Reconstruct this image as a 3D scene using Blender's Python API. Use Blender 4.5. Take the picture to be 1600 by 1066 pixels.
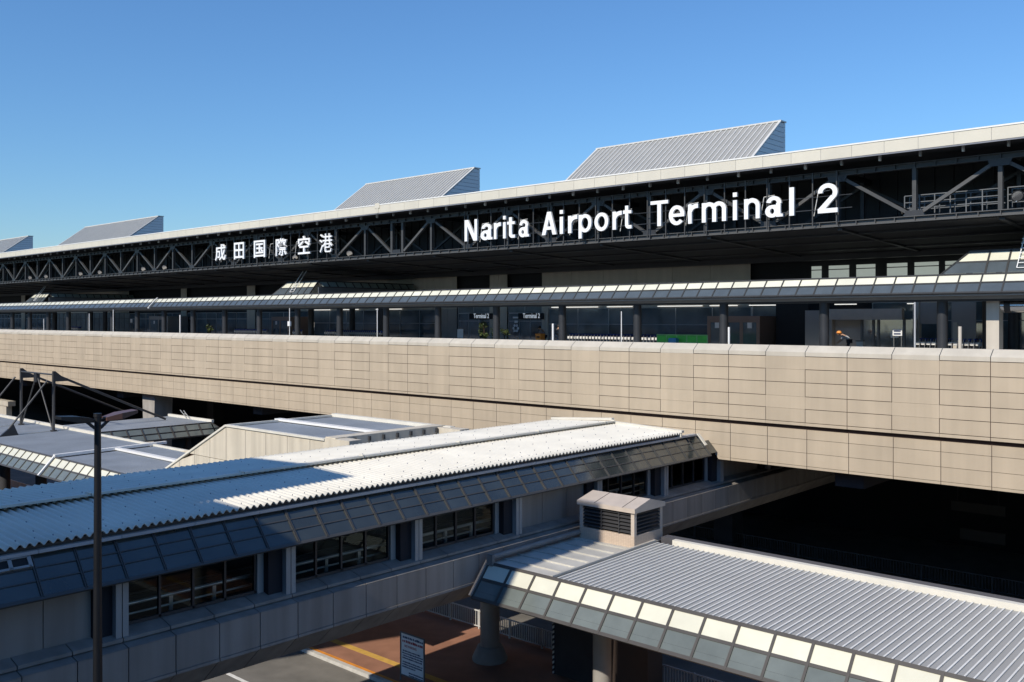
import bpy, bmesh, math, random
from mathutils import Vector, Matrix
random.seed(7)
R = math.radians
S = bpy.context.scene
for o in list(bpy.data.objects): bpy.data.objects.remove(o)

# ------------------------------------------------------------------ camera, sky, sun, exposure
EYE = 14.5                                   # eye height above the ground; the scene is written with the eye at z = 0 and lifted at the end
YAW = math.atan2(0.670, 0.742)
cd = bpy.data.cameras.new('camera'); cam = bpy.data.objects.new('camera', cd); S.collection.objects.link(cam)
cd.sensor_width = 36; cd.lens = 1448/1600*36; cd.shift_y = -34.5/1600; cd.clip_end = 3000; cd.clip_start = 0.1
cam.rotation_euler = (R(90), 0, YAW); cam.location = (0, 0, 0)
S.camera = cam
TOSUN = Vector((0.04, -1.27, 1.0)).normalized()
W = bpy.data.worlds.new('World'); S.world = W; W.use_nodes = True
nt = W.node_tree; nt.nodes.clear()
sky = nt.nodes.new('ShaderNodeTexSky'); sky.sky_type = 'NISHITA'; sky.sun_disc = False
sky.sun_elevation = math.asin(TOSUN.z); sky.sun_rotation = math.atan2(TOSUN.x, TOSUN.y)
sky.altitude = 0; sky.air_density = 1.4; sky.dust_density = 0.0; sky.ozone_density = 10.0
bg = nt.nodes.new('ShaderNodeBackground'); bg.inputs[1].default_value = 0.15
wo = nt.nodes.new('ShaderNodeOutputWorld')
wb = nt.nodes.new('ShaderNodeMix'); wb.data_type = 'RGBA'; wb.blend_type = 'MULTIPLY'; wb.inputs[0].default_value = 1; wb.inputs[7].default_value = (0.71, 0.82, 0.91, 1)   # camera white balance
nt.links.new(sky.outputs[0], wb.inputs[6]); nt.links.new(wb.outputs[2], bg.inputs[0]); nt.links.new(bg.outputs[0], wo.inputs[0])
sl = bpy.data.lights.new('sun', 'SUN'); sl.energy = 4.4; sl.angle = R(0.53); sl.color = (1.0, 0.915, 0.79)
so = bpy.data.objects.new('sun', sl); S.collection.objects.link(so)
so.rotation_euler = TOSUN.to_track_quat('Z', 'Y').to_euler()
S.view_settings.view_transform = 'Standard'; S.view_settings.look = 'None'
S.view_settings.exposure = 0.0; S.view_settings.gamma = 1.0
S.render.film_transparent = False
S.cycles.max_bounces = 8; S.cycles.transparent_max_bounces = 16; S.cycles.caustics_reflective = False; S.cycles.caustics_refractive = False

# ------------------------------------------------------------------ materials
MATS = {}
def mat(name, col, rough=0.6, metal=0.0, var=0.08, scale=2.0, island=0.0, bump=0.0, bscale=40.0, stain=0.0, streak=0.0, spec=0.5, emit=None, estr=0.0):
    m = bpy.data.materials.new(name); m.use_nodes = True
    n = m.node_tree.nodes; L = m.node_tree.links; b = n['Principled BSDF']
    b.inputs['Roughness'].default_value = rough; b.inputs['Metallic'].default_value = metal
    b.inputs['Specular IOR Level'].default_value = spec
    geo = n.new('ShaderNodeNewGeometry')
    no = n.new('ShaderNodeTexNoise'); no.inputs['Scale'].default_value = scale; no.inputs['Detail'].default_value = 6
    L.new(geo.outputs['Position'], no.inputs['Vector'])
    mr = n.new('ShaderNodeMapRange'); mr.inputs[1].default_value = 0.3; mr.inputs[2].default_value = 0.7
    mr.inputs[3].default_value = 1-var; mr.inputs[4].default_value = 1+var
    L.new(no.outputs[0], mr.inputs[0]); fac = mr.outputs[0]
    def mul(a, bb):
        x = n.new('ShaderNodeMath'); x.operation = 'MULTIPLY'; L.new(a, x.inputs[0]); L.new(bb, x.inputs[1]); return x.outputs[0]
    if island > 0:
        r = n.new('ShaderNodeMapRange'); r.inputs[3].default_value = 1-island; r.inputs[4].default_value = 1+island
        L.new(geo.outputs['Random Per Island'], r.inputs[0]); fac = mul(fac, r.outputs[0])
    if streak > 0:                              # rain streaks: noise drawn out vertically
        mp = n.new('ShaderNodeMapping'); mp.inputs['Scale'].default_value = (1.5, 1.5, 0.08); L.new(geo.outputs['Position'], mp.inputs[0])
        s2 = n.new('ShaderNodeTexNoise'); s2.inputs['Scale'].default_value = 1.6; s2.inputs['Detail'].default_value = 5; L.new(mp.outputs[0], s2.inputs['Vector'])
        r = n.new('ShaderNodeMapRange'); r.inputs[1].default_value = 0.35; r.inputs[2].default_value = 0.65; r.inputs[3].default_value = 1-streak; r.inputs[4].default_value = 1.03
        L.new(s2.outputs[0], r.inputs[0]); fac = mul(fac, r.outputs[0])
    if stain > 0:
        s2 = n.new('ShaderNodeTexNoise'); s2.inputs['Scale'].default_value = 0.45; s2.inputs['Detail'].default_value = 8; L.new(geo.outputs['Position'], s2.inputs['Vector'])
        r = n.new('ShaderNodeMapRange'); r.inputs[1].default_value = 0.42; r.inputs[2].default_value = 0.62; r.inputs[3].default_value = 1-stain; r.inputs[4].default_value = 1.0
        L.new(s2.outputs[0], r.inputs[0]); fac = mul(fac, r.outputs[0])
    mx = n.new('ShaderNodeMix'); mx.data_type = 'RGBA'; mx.blend_type = 'MULTIPLY'; mx.inputs[0].default_value = 1.0
    mx.inputs[6].default_value = (*col, 1); L.new(fac, mx.inputs[7]); L.new(mx.outputs[2], b.inputs['Base Color'])
    rr = n.new('ShaderNodeMapRange'); rr.inputs[3].default_value = max(0.02, rough-0.08); rr.inputs[4].default_value = min(1, rough+0.08)
    L.new(no.outputs[0], rr.inputs[0]); L.new(rr.outputs[0], b.inputs['Roughness'])
    if bump > 0:
        bn = n.new('ShaderNodeTexNoise'); bn.inputs['Scale'].default_value = bscale; bn.inputs['Detail'].default_value = 4; L.new(geo.outputs['Position'], bn.inputs['Vector'])
        bp = n.new('ShaderNodeBump'); bp.inputs['Strength'].default_value = bump; bp.inputs['Distance'].default_value = 0.02
        L.new(bn.outputs[0], bp.inputs['Height']); L.new(bp.outputs[0], b.inputs['Normal'])
    if emit: b.inputs['Emission Color'].default_value = (*emit, 1); b.inputs['Emission Strength'].default_value = estr
    MATS[name] = m; return m

def glass(name, tint, refl=1.0):
    m = bpy.data.materials.new(name); m.use_nodes = True
    n = m.node_tree.nodes; L = m.node_tree.links; n.clear()
    out = n.new('ShaderNodeOutputMaterial'); mx = n.new('ShaderNodeMixShader'); t = n.new('ShaderNodeBsdfTransparent'); g = n.new('ShaderNodeBsdfGlossy')
    t.inputs[0].default_value = (*tint, 1); g.inputs['Roughness'].default_value = 0.02; g.inputs[0].default_value = (0.8*refl, 0.95*refl, refl, 1)
    fr = n.new('ShaderNodeFresnel'); fr.inputs[0].default_value = 1.5
    L.new(fr.outputs[0], mx.inputs[0]); L.new(t.outputs[0], mx.inputs[1]); L.new(g.outputs[0], mx.inputs[2]); L.new(mx.outputs[0], out.inputs[0])
    return m

def stripes(name, a, b, scale=6.0):
    m = bpy.data.materials.new(name); m.use_nodes = True
    n = m.node_tree.nodes; L = m.node_tree.links; bs = n['Principled BSDF']
    g = n.new('ShaderNodeNewGeometry'); mp = n.new('ShaderNodeMapping'); mp.inputs['Rotation'].default_value = (0, R(35), 0); L.new(g.outputs['Position'], mp.inputs[0])
    sx = n.new('ShaderNodeSeparateXYZ'); L.new(mp.outputs[0], sx.inputs[0])
    mu = n.new('ShaderNodeMath'); mu.operation = 'MULTIPLY'; mu.inputs[1].default_value = scale; L.new(sx.outputs[2], mu.inputs[0])
    fr = n.new('ShaderNodeMath'); fr.operation = 'FRACT'; L.new(mu.outputs[0], fr.inputs[0])
    gt = n.new('ShaderNodeMath'); gt.operation = 'GREATER_THAN'; gt.inputs[1].default_value = 0.5; L.new(fr.outputs[0], gt.inputs[0])
    mx = n.new('ShaderNodeMix'); mx.data_type = 'RGBA'; mx.inputs[6].default_value = (*a, 1); mx.inputs[7].default_value = (*b, 1)
    L.new(gt.outputs[0], mx.inputs[0]); L.new(mx.outputs[2], bs.inputs['Base Color']); bs.inputs['Roughness'].default_value = 0.5
    return m

def tile_mat(name, c1, c2, bw=0.1, bh=0.05):
    m = bpy.data.materials.new(name); m.use_nodes = True
    n = m.node_tree.nodes; L = m.node_tree.links; bs = n['Principled BSDF']
    g = n.new('ShaderNodeNewGeometry'); sp = n.new('ShaderNodeSeparateXYZ'); L.new(g.outputs['Position'], sp.inputs[0])
    ad = n.new('ShaderNodeMath'); ad.operation = 'ADD'; L.new(sp.outputs[0], ad.inputs[0]); L.new(sp.outputs[1], ad.inputs[1])
    cb = n.new('ShaderNodeCombineXYZ'); L.new(ad.outputs[0], cb.inputs[0]); L.new(sp.outputs[2], cb.inputs[1])
    br = n.new('ShaderNodeTexBrick'); br.offset = 0; br.inputs['Scale'].default_value = 1; br.inputs['Brick Width'].default_value = bw; br.inputs['Row Height'].default_value = bh
    br.inputs['Mortar Size'].default_value = 0.006; br.inputs['Color1'].default_value = (*c1, 1); br.inputs['Color2'].default_value = (*[c*0.9 for c in c1], 1); br.inputs['Mortar'].default_value = (*c2, 1)
    L.new(cb.outputs[0], br.inputs['Vector']); L.new(br.outputs[0], bs.inputs['Base Color']); bs.inputs['Roughness'].default_value = 0.55
    return m

M = dict(
    gutter=mat('gutter_grey', (0.085, 0.085, 0.095), 0.5, var=0.08),
    floorstone=mat('pale_paving', (0.5, 0.48, 0.44), 0.6, var=0.08),
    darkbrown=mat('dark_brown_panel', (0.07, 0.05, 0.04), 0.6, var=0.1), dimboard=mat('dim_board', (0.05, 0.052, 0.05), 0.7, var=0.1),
    trusssteel=mat('truss_steel', (0.055, 0.056, 0.057), 0.5, var=0.12, scale=1.5), trusslit=mat('truss_steel_sunlit', (0.085, 0.086, 0.086), 0.5, var=0.12, scale=1.5),  # lighter truss copy paints sunlight onto bottom chord and one brace direction
    tintdeck=mat('tinted_glass_deck', (0.085, 0.105, 0.12), 0.12, var=0.12, scale=1.2, island=0.08), flankglass=mat('frosted_flank_glass', (0.34, 0.40, 0.38), 0.2, var=0.08, island=0.08),
    deckframe=mat('dark_canopy_frame', (0.045, 0.046, 0.046), 0.45, var=0.08), monitorwhite=mat('white_siding', (0.74, 0.74, 0.73), 0.45, var=0.04, scale=0.8, island=0.03),
    asphalt=mat('asphalt', (0.19, 0.178, 0.158), 0.9, var=0.15, scale=1.2, bump=0.4, bscale=120, stain=0.15),
    paving=mat('red_paving', (0.34, 0.165, 0.105), 0.85, var=0.12, scale=1.5, bump=0.2, bscale=80, stain=0.12),
    kerb=mat('kerb_stone', (0.52, 0.5, 0.46), 0.85, var=0.12, scale=4),
    tactile=mat('tactile_yellow', (0.6, 0.36, 0.08), 0.8, var=0.12, scale=5),
    orange=mat('orange_paint', (0.75, 0.28, 0.04), 0.6, var=0.15, scale=4),
    roadline=mat('road_paint', (0.75, 0.74, 0.7), 0.7, var=0.1, scale=6),
    concrete=mat('concrete', (0.36, 0.34, 0.31), 0.85, var=0.12, scale=1.2, bump=0.2, streak=0.15),
    darkconc=mat('shade_dark_concrete', (0.045, 0.045, 0.05), 0.9, var=0.2, scale=1.0),  # concrete darkened so its colour holds the shade under road and roofs
    deck=mat('deck_road', (0.24, 0.235, 0.225), 0.9, var=0.15, scale=1.0),
    clad=mat('precast_cladding', (0.475, 0.395, 0.29), 0.85, var=0.05, scale=0.7, island=0.035, bump=0.06, bscale=60, streak=0.07),
    cope=mat('coping_stone', (0.53, 0.485, 0.40), 0.8, var=0.05, scale=2, island=0.03, bump=0.08, bscale=60, streak=0.05),
    joint=mat('joint_brown', (0.07, 0.04, 0.03), 0.9, var=0.1),
    fascia=mat('roof_edge_panel', (0.63, 0.59, 0.49), 0.45, var=0.03, scale=1.0, island=0.03),
    fascia_cap=mat('roof_edge_cap', (0.8, 0.79, 0.75), 0.4, var=0.03),
    blacksteel=mat('painted_dark_steel', (0.03, 0.032, 0.036), 0.45, var=0.12, scale=1.5),
    greysteel=mat('grey_steel', (0.13, 0.14, 0.15), 0.45, var=0.1, scale=1.5),
    soffit=mat('dark_soffit', (0.03, 0.031, 0.034), 0.7, var=0.2, scale=0.4),
    soffit2=mat('grey_beam', (0.045, 0.046, 0.05), 0.5, var=0.2, scale=0.4),
    void=mat('dark_interior', (0.016, 0.017, 0.02), 0.8, var=0.2),
    beige=mat('wall_panel_beige', (0.56, 0.51, 0.43), 0.6, var=0.05, scale=0.8, island=0.05, streak=0.08),
    greywall=mat('grey_metal_wall', (0.34, 0.32, 0.30), 0.4, var=0.06, scale=0.8, island=0.06),
    monitor=mat('ribbed_metal', (0.33, 0.325, 0.305), 0.45, metal=0.0, var=0.05, scale=1.0),
    monitorrib=mat('metal_rib', (0.62, 0.61, 0.57), 0.4, var=0.05),
    monitorside=mat('metal_siding', (0.42, 0.43, 0.44), 0.45, var=0.06, scale=0.8, island=0.06),
    white=mat('white_paint', (0.8, 0.8, 0.78), 0.4, var=0.03),
    letter=mat('letter_white', (0.86, 0.87, 0.88), 0.4, var=0.01),
    lettersmall=mat('lit_letter', (0.8, 0.85, 0.9), 0.4, var=0.01, emit=(0.8, 0.9, 1.0), estr=0.35),
    roofwhite=mat('corrugated_white', (0.77, 0.735, 0.635), 0.55, var=0.05, scale=0.8, stain=0.08),
    roofgrey=mat('corrugated_grey', (0.375, 0.375, 0.36), 0.5, var=0.03, scale=0.5, stain=0.04), ribhighlight=mat('rib_highlight_pale', (0.78, 0.77, 0.72), 0.45, var=0.06, scale=2),  # pale rib colour stands in for bright highlights along the ribs
    roofgreyfar=mat('corrugated_bluegrey', (0.36, 0.39, 0.42), 0.45, var=0.08, scale=0.6, stain=0.08),
    seamroof=mat('standing_seam', (0.6, 0.58, 0.52), 0.5, var=0.1, scale=1.0, stain=0.3),
    flash=mat('cream_flashing', (0.72, 0.69, 0.60), 0.5, var=0.06, scale=2),
    bolt=mat('bolt', (0.2, 0.21, 0.24), 0.5),
    opal=mat('opal_glass', (0.71, 0.70, 0.57), 0.12, var=0.06, scale=1.3, island=0.08),
    tinted=mat('tinted_glass', (0.15, 0.172, 0.162), 0.12, var=0.15, scale=1.2, island=0.08),
    darkglaz=mat('smoked_glass', (0.042, 0.05, 0.048), 0.12, var=0.25, scale=0.9, island=0.15),
    frame=mat('bronze_frame', (0.07, 0.064, 0.057), 0.45, var=0.08),
    darkframe=mat('dark_frame', (0.035, 0.036, 0.04), 0.45, var=0.08),
    bridgewall=mat('bridge_panel', (0.28, 0.258, 0.235), 0.6, var=0.07, scale=0.8, island=0.06, streak=0.22),
    eavesframe=mat('eaves_frame_grey', (0.06, 0.06, 0.058), 0.45, var=0.08),
    bridgejoint=mat('bridge_joint', (0.02, 0.02, 0.025), 0.9),
    pilaster=mat('bridge_pilaster', (0.33, 0.335, 0.33), 0.5, var=0.06),
    facglass=mat('dark_facade_glass', (0.12, 0.155, 0.175), 0.04, var=0.3, scale=0.6, island=0.3, spec=0.6),
    brown=mat('brown_metal', (0.28, 0.19, 0.15), 0.45, var=0.08),
    tile=tile_mat('small_tile', (0.62, 0.50, 0.39), (0.46, 0.36, 0.27)),
    ventmetal=mat('vent_hood_metal', (0.55, 0.47, 0.39), 0.45, var=0.06, scale=3),
    louvre=mat('louvre_grey', (0.05, 0.05, 0.052), 0.45, var=0.1),
    hazard=stripes('hazard_tape', (0.75, 0.75, 0.72), (0.03, 0.03, 0.03)),
    lampbrown=mat('lamp_bronze_sunlit', (0.13, 0.066, 0.05), 0.4, var=0.1),
    pole=mat('lamp_pole_dark', (0.006, 0.007, 0.01), 0.5, var=0.1),
    board=mat('notice_board_white', (0.8, 0.82, 0.84), 0.5, var=0.05, scale=3),
    inkblue=mat('ink_blue', (0.04, 0.06, 0.14), 0.6), inkred=mat('ink_red', (0.35, 0.04, 0.05), 0.6),
    green=mat('green_mesh', (0.16, 0.85, 0.14), 0.6, var=0.1), greenlight=mat('green_rail', (0.45, 0.9, 0.4), 0.5),
    blue=mat('blue_plastic', (0.04, 0.09, 0.4), 0.5), sky_blue=mat('light_blue', (0.1, 0.4, 0.75), 0.5),
    steel=mat('bare_steel', (0.55, 0.56, 0.58), 0.3, metal=0.6, var=0.05), 
    rail=mat('rail_paint', (0.6, 0.6, 0.58), 0.5, var=0.08),
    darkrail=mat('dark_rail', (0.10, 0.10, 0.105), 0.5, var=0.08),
    leaf=mat('leaf_green', (0.09, 0.13, 0.04), 0.6, var=0.3, scale=6, island=0.35), pot=mat('pot', (0.4, 0.37, 0.32), 0.7), bark=mat('stem', (0.12, 0.08, 0.05), 0.8),
    skin=mat('skin', (0.5, 0.3, 0.2), 0.6, var=0.05), hair=mat('hair', (0.015, 0.012, 0.01), 0.6), shirtgrey=mat('grey_shirt', (0.2, 0.2, 0.22), 0.8),
    shirtwhite=mat('white_shirt', (0.6, 0.62, 0.66), 0.8), trousers=mat('dark_trousers', (0.03, 0.03, 0.04), 0.8), shorts=mat('pale_shorts', (0.5, 0.52, 0.6), 0.8), helmet=mat('orange_helmet', (0.85, 0.35, 0.08), 0.35),
    lit=mat('window_daylight_glow', (0.5, 0.54, 0.5), 0.2, var=0.06, emit=(0.62, 0.68, 0.6), estr=0.42),  # panes glow to imitate daylight, no lamp behind them
    lampwhite=mat('lamp_tube', (0.9, 0.9, 0.85), 0.4, emit=(1, 0.97, 0.9), estr=0.9),
    floor=mat('walkway_floor', (0.4, 0.4, 0.37), 0.5, var=0.05), inner=mat('inner_wall', (0.82, 0.82, 0.76), 0.6, var=0.05),
    red=mat('red_sign', (0.3, 0.08, 0.07), 0.6), chrome=mat('polished_metal', (0.75, 0.75, 0.74), 0.16, metal=1.0, var=0.03),
    parkwall=mat('parking_concrete', (0.28, 0.27, 0.25), 0.8, var=0.08, scale=0.6),
    tower=mat('far_grey_glass', (0.2, 0.23, 0.24), 0.2, var=0.2, scale=0.8, island=0.2),
)
MATS['smoked_glass'].node_tree.nodes['Principled BSDF'].inputs['IOR'].default_value = 1.9
MATS['dark_facade_glass'].node_tree.nodes['Principled BSDF'].inputs['IOR'].default_value = 2.3
M['clear'] = glass('clear_glass', (0.82, 0.86, 0.83), 0.4)

# ------------------------------------------------------------------ mesh builder
class MB:
    def __init__(s): s.v = []; s.f = []; s.sm = []
    def poly(s, pts, smooth=False):
        i = len(s.v); s.v += [tuple(p) for p in pts]; s.f.append(list(range(i, i+len(pts)))); s.sm.append(smooth)
    def mesh(s, vs, fs, smooth=False):
        i = len(s.v); s.v += [tuple(p) for p in vs]
        for f in fs: s.f.append([i+k for k in f]); s.sm.append(smooth)
    def box(s, x0, x1, y0, y1, z0, z1):
        x0, x1 = min(x0, x1), max(x0, x1); y0, y1 = min(y0, y1), max(y0, y1); z0, z1 = min(z0, z1), max(z0, z1)
        s.mesh([(x0,y0,z0),(x1,y0,z0),(x1,y1,z0),(x0,y1,z0),(x0,y0,z1),(x1,y0,z1),(x1,y1,z1),(x0,y1,z1)],
               [(0,3,2,1),(4,5,6,7),(0,1,5,4),(1,2,6,5),(2,3,7,6),(3,0,4,7)])
    def prism(s, poly, axis, a0, a1):          # poly in the two other axes (in x,y,z order), extruded along axis
        def P(u, v, a): return {'x': (a, u, v), 'y': (u, a, v), 'z': (u, v, a)}[axis]
        n = len(poly); vs = [P(u, v, a0) for u, v in poly] + [P(u, v, a1) for u, v in poly]
        fs = [tuple(range(n))[::-1], tuple(range(n, 2*n))] + [(i, (i+1) % n, n+(i+1) % n, n+i) for i in range(n)]
        s.mesh(vs, fs)
    def bar(s, p, q, w, h=None, up=(0,0,1)):   # rectangular bar between two points
        h = h or w; p, q = Vector(p), Vector(q); d = (q-p).normalized(); u = Vector(up)
        if abs(d.dot(u)) > 0.98: u = Vector((1,0,0))
        a = d.cross(u).normalized()*w/2; b = a.cross(d).normalized()*h/2
        vs = [p-a-b, p+a-b, p+a+b, p-a+b, q-a-b, q+a-b, q+a+b, q-a+b]
        s.mesh(vs, [(0,3,2,1),(4,5,6,7),(0,1,5,4),(1,2,6,5),(2,3,7,6),(3,0,4,7)])
    def tube(s, p, q, r, r2=None, n=10, smooth=True):
        r2 = r if r2 is None else r2
        p, q = Vector(p), Vector(q); d = (q-p).normalized(); u = Vector((0,0,1)) if abs(d.z) < 0.9 else Vector((1,0,0))
        a = d.cross(u).normalized(); b = d.cross(a).normalized()
        ring = lambda c, rr: [c + (a*math.cos(2*math.pi*i/n) + b*math.sin(2*math.pi*i/n))*rr for i in range(n)]
        s.mesh(ring(p, r)+ring(q, r2), [(i, (i+1) % n, n+(i+1) % n, n+i) for i in range(n)], smooth)
        s.poly(ring(p, r)[::-1]); s.poly(ring(q, r2))
    def lathe(s, c, prof, n=20):
        vs = []; fs = []
        for r, z in prof: vs += [(c[0]+r*math.cos(2*math.pi*i/n), c[1]+r*math.sin(2*math.pi*i/n), c[2]+z) for i in range(n)]
        for k in range(len(prof)-1):
            fs += [(k*n+i, k*n+(i+1) % n, (k+1)*n+(i+1) % n, (k+1)*n+i) for i in range(n)]
        s.mesh(vs, fs, True); s.poly(vs[:n][::-1]); s.poly(vs[-n:])
    def sheet(s, rows, smooth=True):           # grid of points, rows of equal length
        nr, nc = len(rows), len(rows[0]); vs = [p for r in rows for p in r]
        s.mesh(vs, [(i*nc+j, i*nc+j+1, (i+1)*nc+j+1, (i+1)*nc+j) for i in range(nr-1) for j in range(nc-1)], smooth)
    def ball(s, c, r, n=10, sx=1, sy=1, sz=1):
        rows = []
        for i in range(n//2+1):
            th = math.pi*i/(n//2); rows.append([(c[0]+sx*r*math.sin(th)*math.cos(2*math.pi*j/n), c[1]+sy*r*math.sin(th)*math.sin(2*math.pi*j/n), c[2]+sz*r*math.cos(th)) for j in range(n+1)])
        s.sheet(rows)

COL = S.collection
def wloc(o):
    v = Vector((0,0,0))
    while o is not None: v += o.location; o = o.parent
    return v
def obj(name, mb, m, parent=None, base=None, label=None):
    """link the builder's shapes as ONE mesh object; coordinates are given in the scene and stored relative to the thing"""
    me = bpy.data.meshes.new(name)
    if parent is not None: loc = Vector((0,0,0)); off = wloc(parent)
    else:
        if base is None:
            xs, ys, zs = zip(*mb.v); base = ((min(xs)+max(xs))/2, (min(ys)+max(ys))/2, min(zs))
        loc = Vector(base); off = loc
    me.from_pydata([(x-off.x, y-off.y, z-off.z) for x, y, z in mb.v], [], mb.f)
    me.polygons.foreach_set('use_smooth', mb.sm); me.materials.append(m); me.update()
    o = bpy.data.objects.new(name, me); COL.objects.link(o); o.location = loc
    if parent is not None: o.parent = parent
    if label: o['label'] = label
    return o
def thing(name, label, cat, loc, group=None):
    o = bpy.data.objects.new(name, None); COL.objects.link(o); o.location = loc; o.empty_display_size = 0.3
    return tag(o, label, cat, group)
def tag(o, label, cat, group=None):
    o['label'] = label; o['category'] = cat
    if group: o['group'] = group
    return o
def struct(name, mb, m):
    o = obj(name, mb, m); o['kind'] = 'structure'; return o
def dup(root, loc, label=None, rz=0.0):
    r = root.copy(); COL.objects.link(r); r.location = loc; r.rotation_euler = (0, 0, rz)
    if label: r['label'] = label
    for ch in list(root.children):
        c = ch.copy(); COL.objects.link(c); c.parent = r
        for g in list(ch.children):
            d = g.copy(); COL.objects.link(d); d.parent = c
    return r
def one(name, m, parent, *boxes, **kw):
    mb = MB()
    for b in boxes: mb.box(*b)
    return obj(name, mb, m, parent, **kw)

def xr(px, Y):                                # where the sight line through a column of the photograph meets the plane at distance Y
    t = (px-800)/1448; return (-0.670+0.742*t)/(0.742+0.670*t)*Y
def glyph(ch, h, ext=0.05, bold=0.0):
    """one character as (verts, faces) scaled so that its font height is h, face towards -Y"""
    cu = bpy.data.curves.new('glyph', 'FONT'); cu.body = ch; cu.size = 1.0; cu.extrude = ext; cu.offset = bold; cu.resolution_u = 4
    o = bpy.data.objects.new('glyph', cu); COL.objects.link(o); dg = bpy.context.evaluated_depsgraph_get(); dg.update()
    me = bpy.data.meshes.new_from_object(o.evaluated_get(dg)); vs = [(v.co.x*h, v.co.z, v.co.y*h) for v in me.vertices]
    fs = [tuple(p.vertices)[::-1] for p in me.polygons]
    bpy.data.objects.remove(o); bpy.data.curves.remove(cu); bpy.data.meshes.remove(me); return vs, fs
def put_text(s, x, y, z, h, m, parent, name='lettering', width=None, ext=0.012, bold=0.0, along=(1,0,0)):
    vs, fs = glyph(s, h, ext, bold); x0 = min(v[0] for v in vs); x1 = max(v[0] for v in vs); k = (width/(x1-x0)) if width else 1
    mb = MB(); a = Vector(along); n = a.cross(Vector((0,0,1)))
    mb.mesh([Vector((x, y, z)) + a*((v[0]-x0)*k) - n*v[1] + Vector((0,0,v[2])) for v in vs], fs); return obj(name, mb, m, parent)

GZ = -EYE
# ------------------------------------------------------------------ ground
mb = MB(); mb.poly([(-900,-500,GZ),(600,-500,GZ),(600,900,GZ),(-900,900,GZ)]); struct('road', mb, M['asphalt'])
mb = MB(); mb.box(-170, 40, 24.05, 31.2, GZ-0.1, GZ+0.14); struct('pavement', mb, M['paving'])
mb = MB(); mb.box(-170, 40, 23.85, 24.048, GZ-0.1, GZ+0.15); struct('kerb', mb, M['kerb'])
mb = MB(); mb.box(-170, 40, 24.052, 24.22, GZ+0.14, GZ+0.146); struct('kerb_edge_marking', mb, M['orange'])
mb = MB(); mb.box(-170, 40, 25.2, 25.53, GZ+0.14, GZ+0.146); struct('tactile_paving', mb, M['tactile'])
mb = MB(); mb.box(-170, 40, 20.25, 20.42, GZ, GZ+0.004); struct('road_line', mb, M['roadline'])

# ------------------------------------------------------------------ elevated road and its wall
mb = MB(); mb.box(-240, 30, 37.3, 62.9, -2.75, -2.3); struct('elevated_road', mb, M['deck'])
mb = MB(); mb.box(-240, 30, 49.6, 62.95, -2.3, -2.15); struct('departure_pavement', mb, M['floorstone'])

wall = thing('road_parapet_wall', 'long beige panel clad parapet wall along the edge of the elevated road', 'wall', (-60, 37, -6.26))
X0, X1, PW = -9.68-1.77*2, 8, 1.77
YF = 36.75
xs = [-16.77 + 1.77*k for k in range(-82, 14)]       # joint k: k%3==0 pair left, 1 centre, 2 pair right
cope = MB(); clad = MB(); low = MB()
jt = xr(64, YF)
def gaps(k): return 0.034
rows = [-1.57, -2.11, -2.66, -3.24, -3.76, -4.32, -4.45]
HS = {0: 'AB', 1: 'AB', 2: 'ABC', 3: 'AB', 4: 'AB', 5: 'ABC', 6: ''}
for i in range(len(xs)-1):
    k = (i-82) % 3; typ = 'ABC'[k]; a, b = xs[i], xs[i+1]
    for j in range(len(rows)-1):
        mid = j in (1, 2, 4)
        gl = 0.025 if (typ == 'B' or mid and typ in 'AC') else 0.007
        gr = 0.025 if (typ == 'A' or mid and typ in 'BC') else 0.007
        gt = 0.025 if typ in HS[j] else 0.007
        gb = 0.025 if typ in HS[j+1] else (0.007 if j < 5 else 0)
        if abs(a-jt) < 0.9 and a > jt: gl = 0.09
        clad.box(a+gl/2, b-gr/2, YF, YF+0.05, rows[j+1]+gb/2, rows[j]-gt/2)
    gl = 0.03 if typ != 'C' or True else 0; g = 0.014
    z1 = -1.57 + (0.015 if typ in 'AB' else 0.002)
    cope.prism([(YF, z1), (YF, -1.39), (YF+0.36, -1.12), (YF+0.62, -1.12), (YF+0.62, -1.6), (YF+0.3, -1.6)], 'x', a+g, b-g)
    # lower band, raised over the footbridge
    bz = -6.26
    inb = b < -21.9 and a > -29.4; edge = a < -21.2 < b
    lz = [-4.62, -5.03, -5.60, -6.15, -6.26]
    if inb: lz = [-4.62, -5.03, -5.60, -5.72, -5.79]
    if edge:
        low.prism([(a+0.012, -5.608), (b-0.012, -5.608), (b-0.012, -6.142), (-20.83, -6.142), (-21.16, -5.712), (a+0.012, -5.712)], 'y', YF+0.16, YF+0.22)
        low.prism([(b-0.012, -6.15), (b-0.012, -6.26), (-20.9, -6.26), (-21.25, -5.79), (a+0.012, -5.79), (a+0.012, -5.72), (-21.165, -5.72), (-20.836, -6.15)], 'y', YF+0.16, YF+0.22)
        lz = lz[:3]
    for j in range(len(lz)-1):
        g = 0.008
        low.box(a+0.012, b-0.012, YF+0.16, YF+0.22, lz[j+1]+(g if j < 3 else 0), lz[j]-g)
obj('coping', cope, M['cope'], wall); obj('upper_cladding', clad, M['clad'], wall); obj('lower_cladding', low, M['clad'], wall)
mb = MB(); mb.box(xs[0], xs[-1], YF+0.04, YF+0.6, -4.44, -1.5); obj('joint_backing', mb, M['joint'], wall)
mb = MB(); mb.box(xs[0], -29.16, YF+0.21, YF+0.7, -6.25, -4.441); mb.box(-29.16, -21.3, YF+0.21, YF+0.7, -5.78, -4.441); mb.box(-20.9, xs[-1], YF+0.21, YF+0.7, -6.25, -4.441)
mb.prism([(-21.3, -5.78), (-21.24, -5.78), (-20.9, -6.25), (-20.9, -4.441), (-21.3, -4.441)], 'y', YF+0.21, YF+0.7)
obj('lower_backing', mb, M['joint'], wall)
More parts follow.
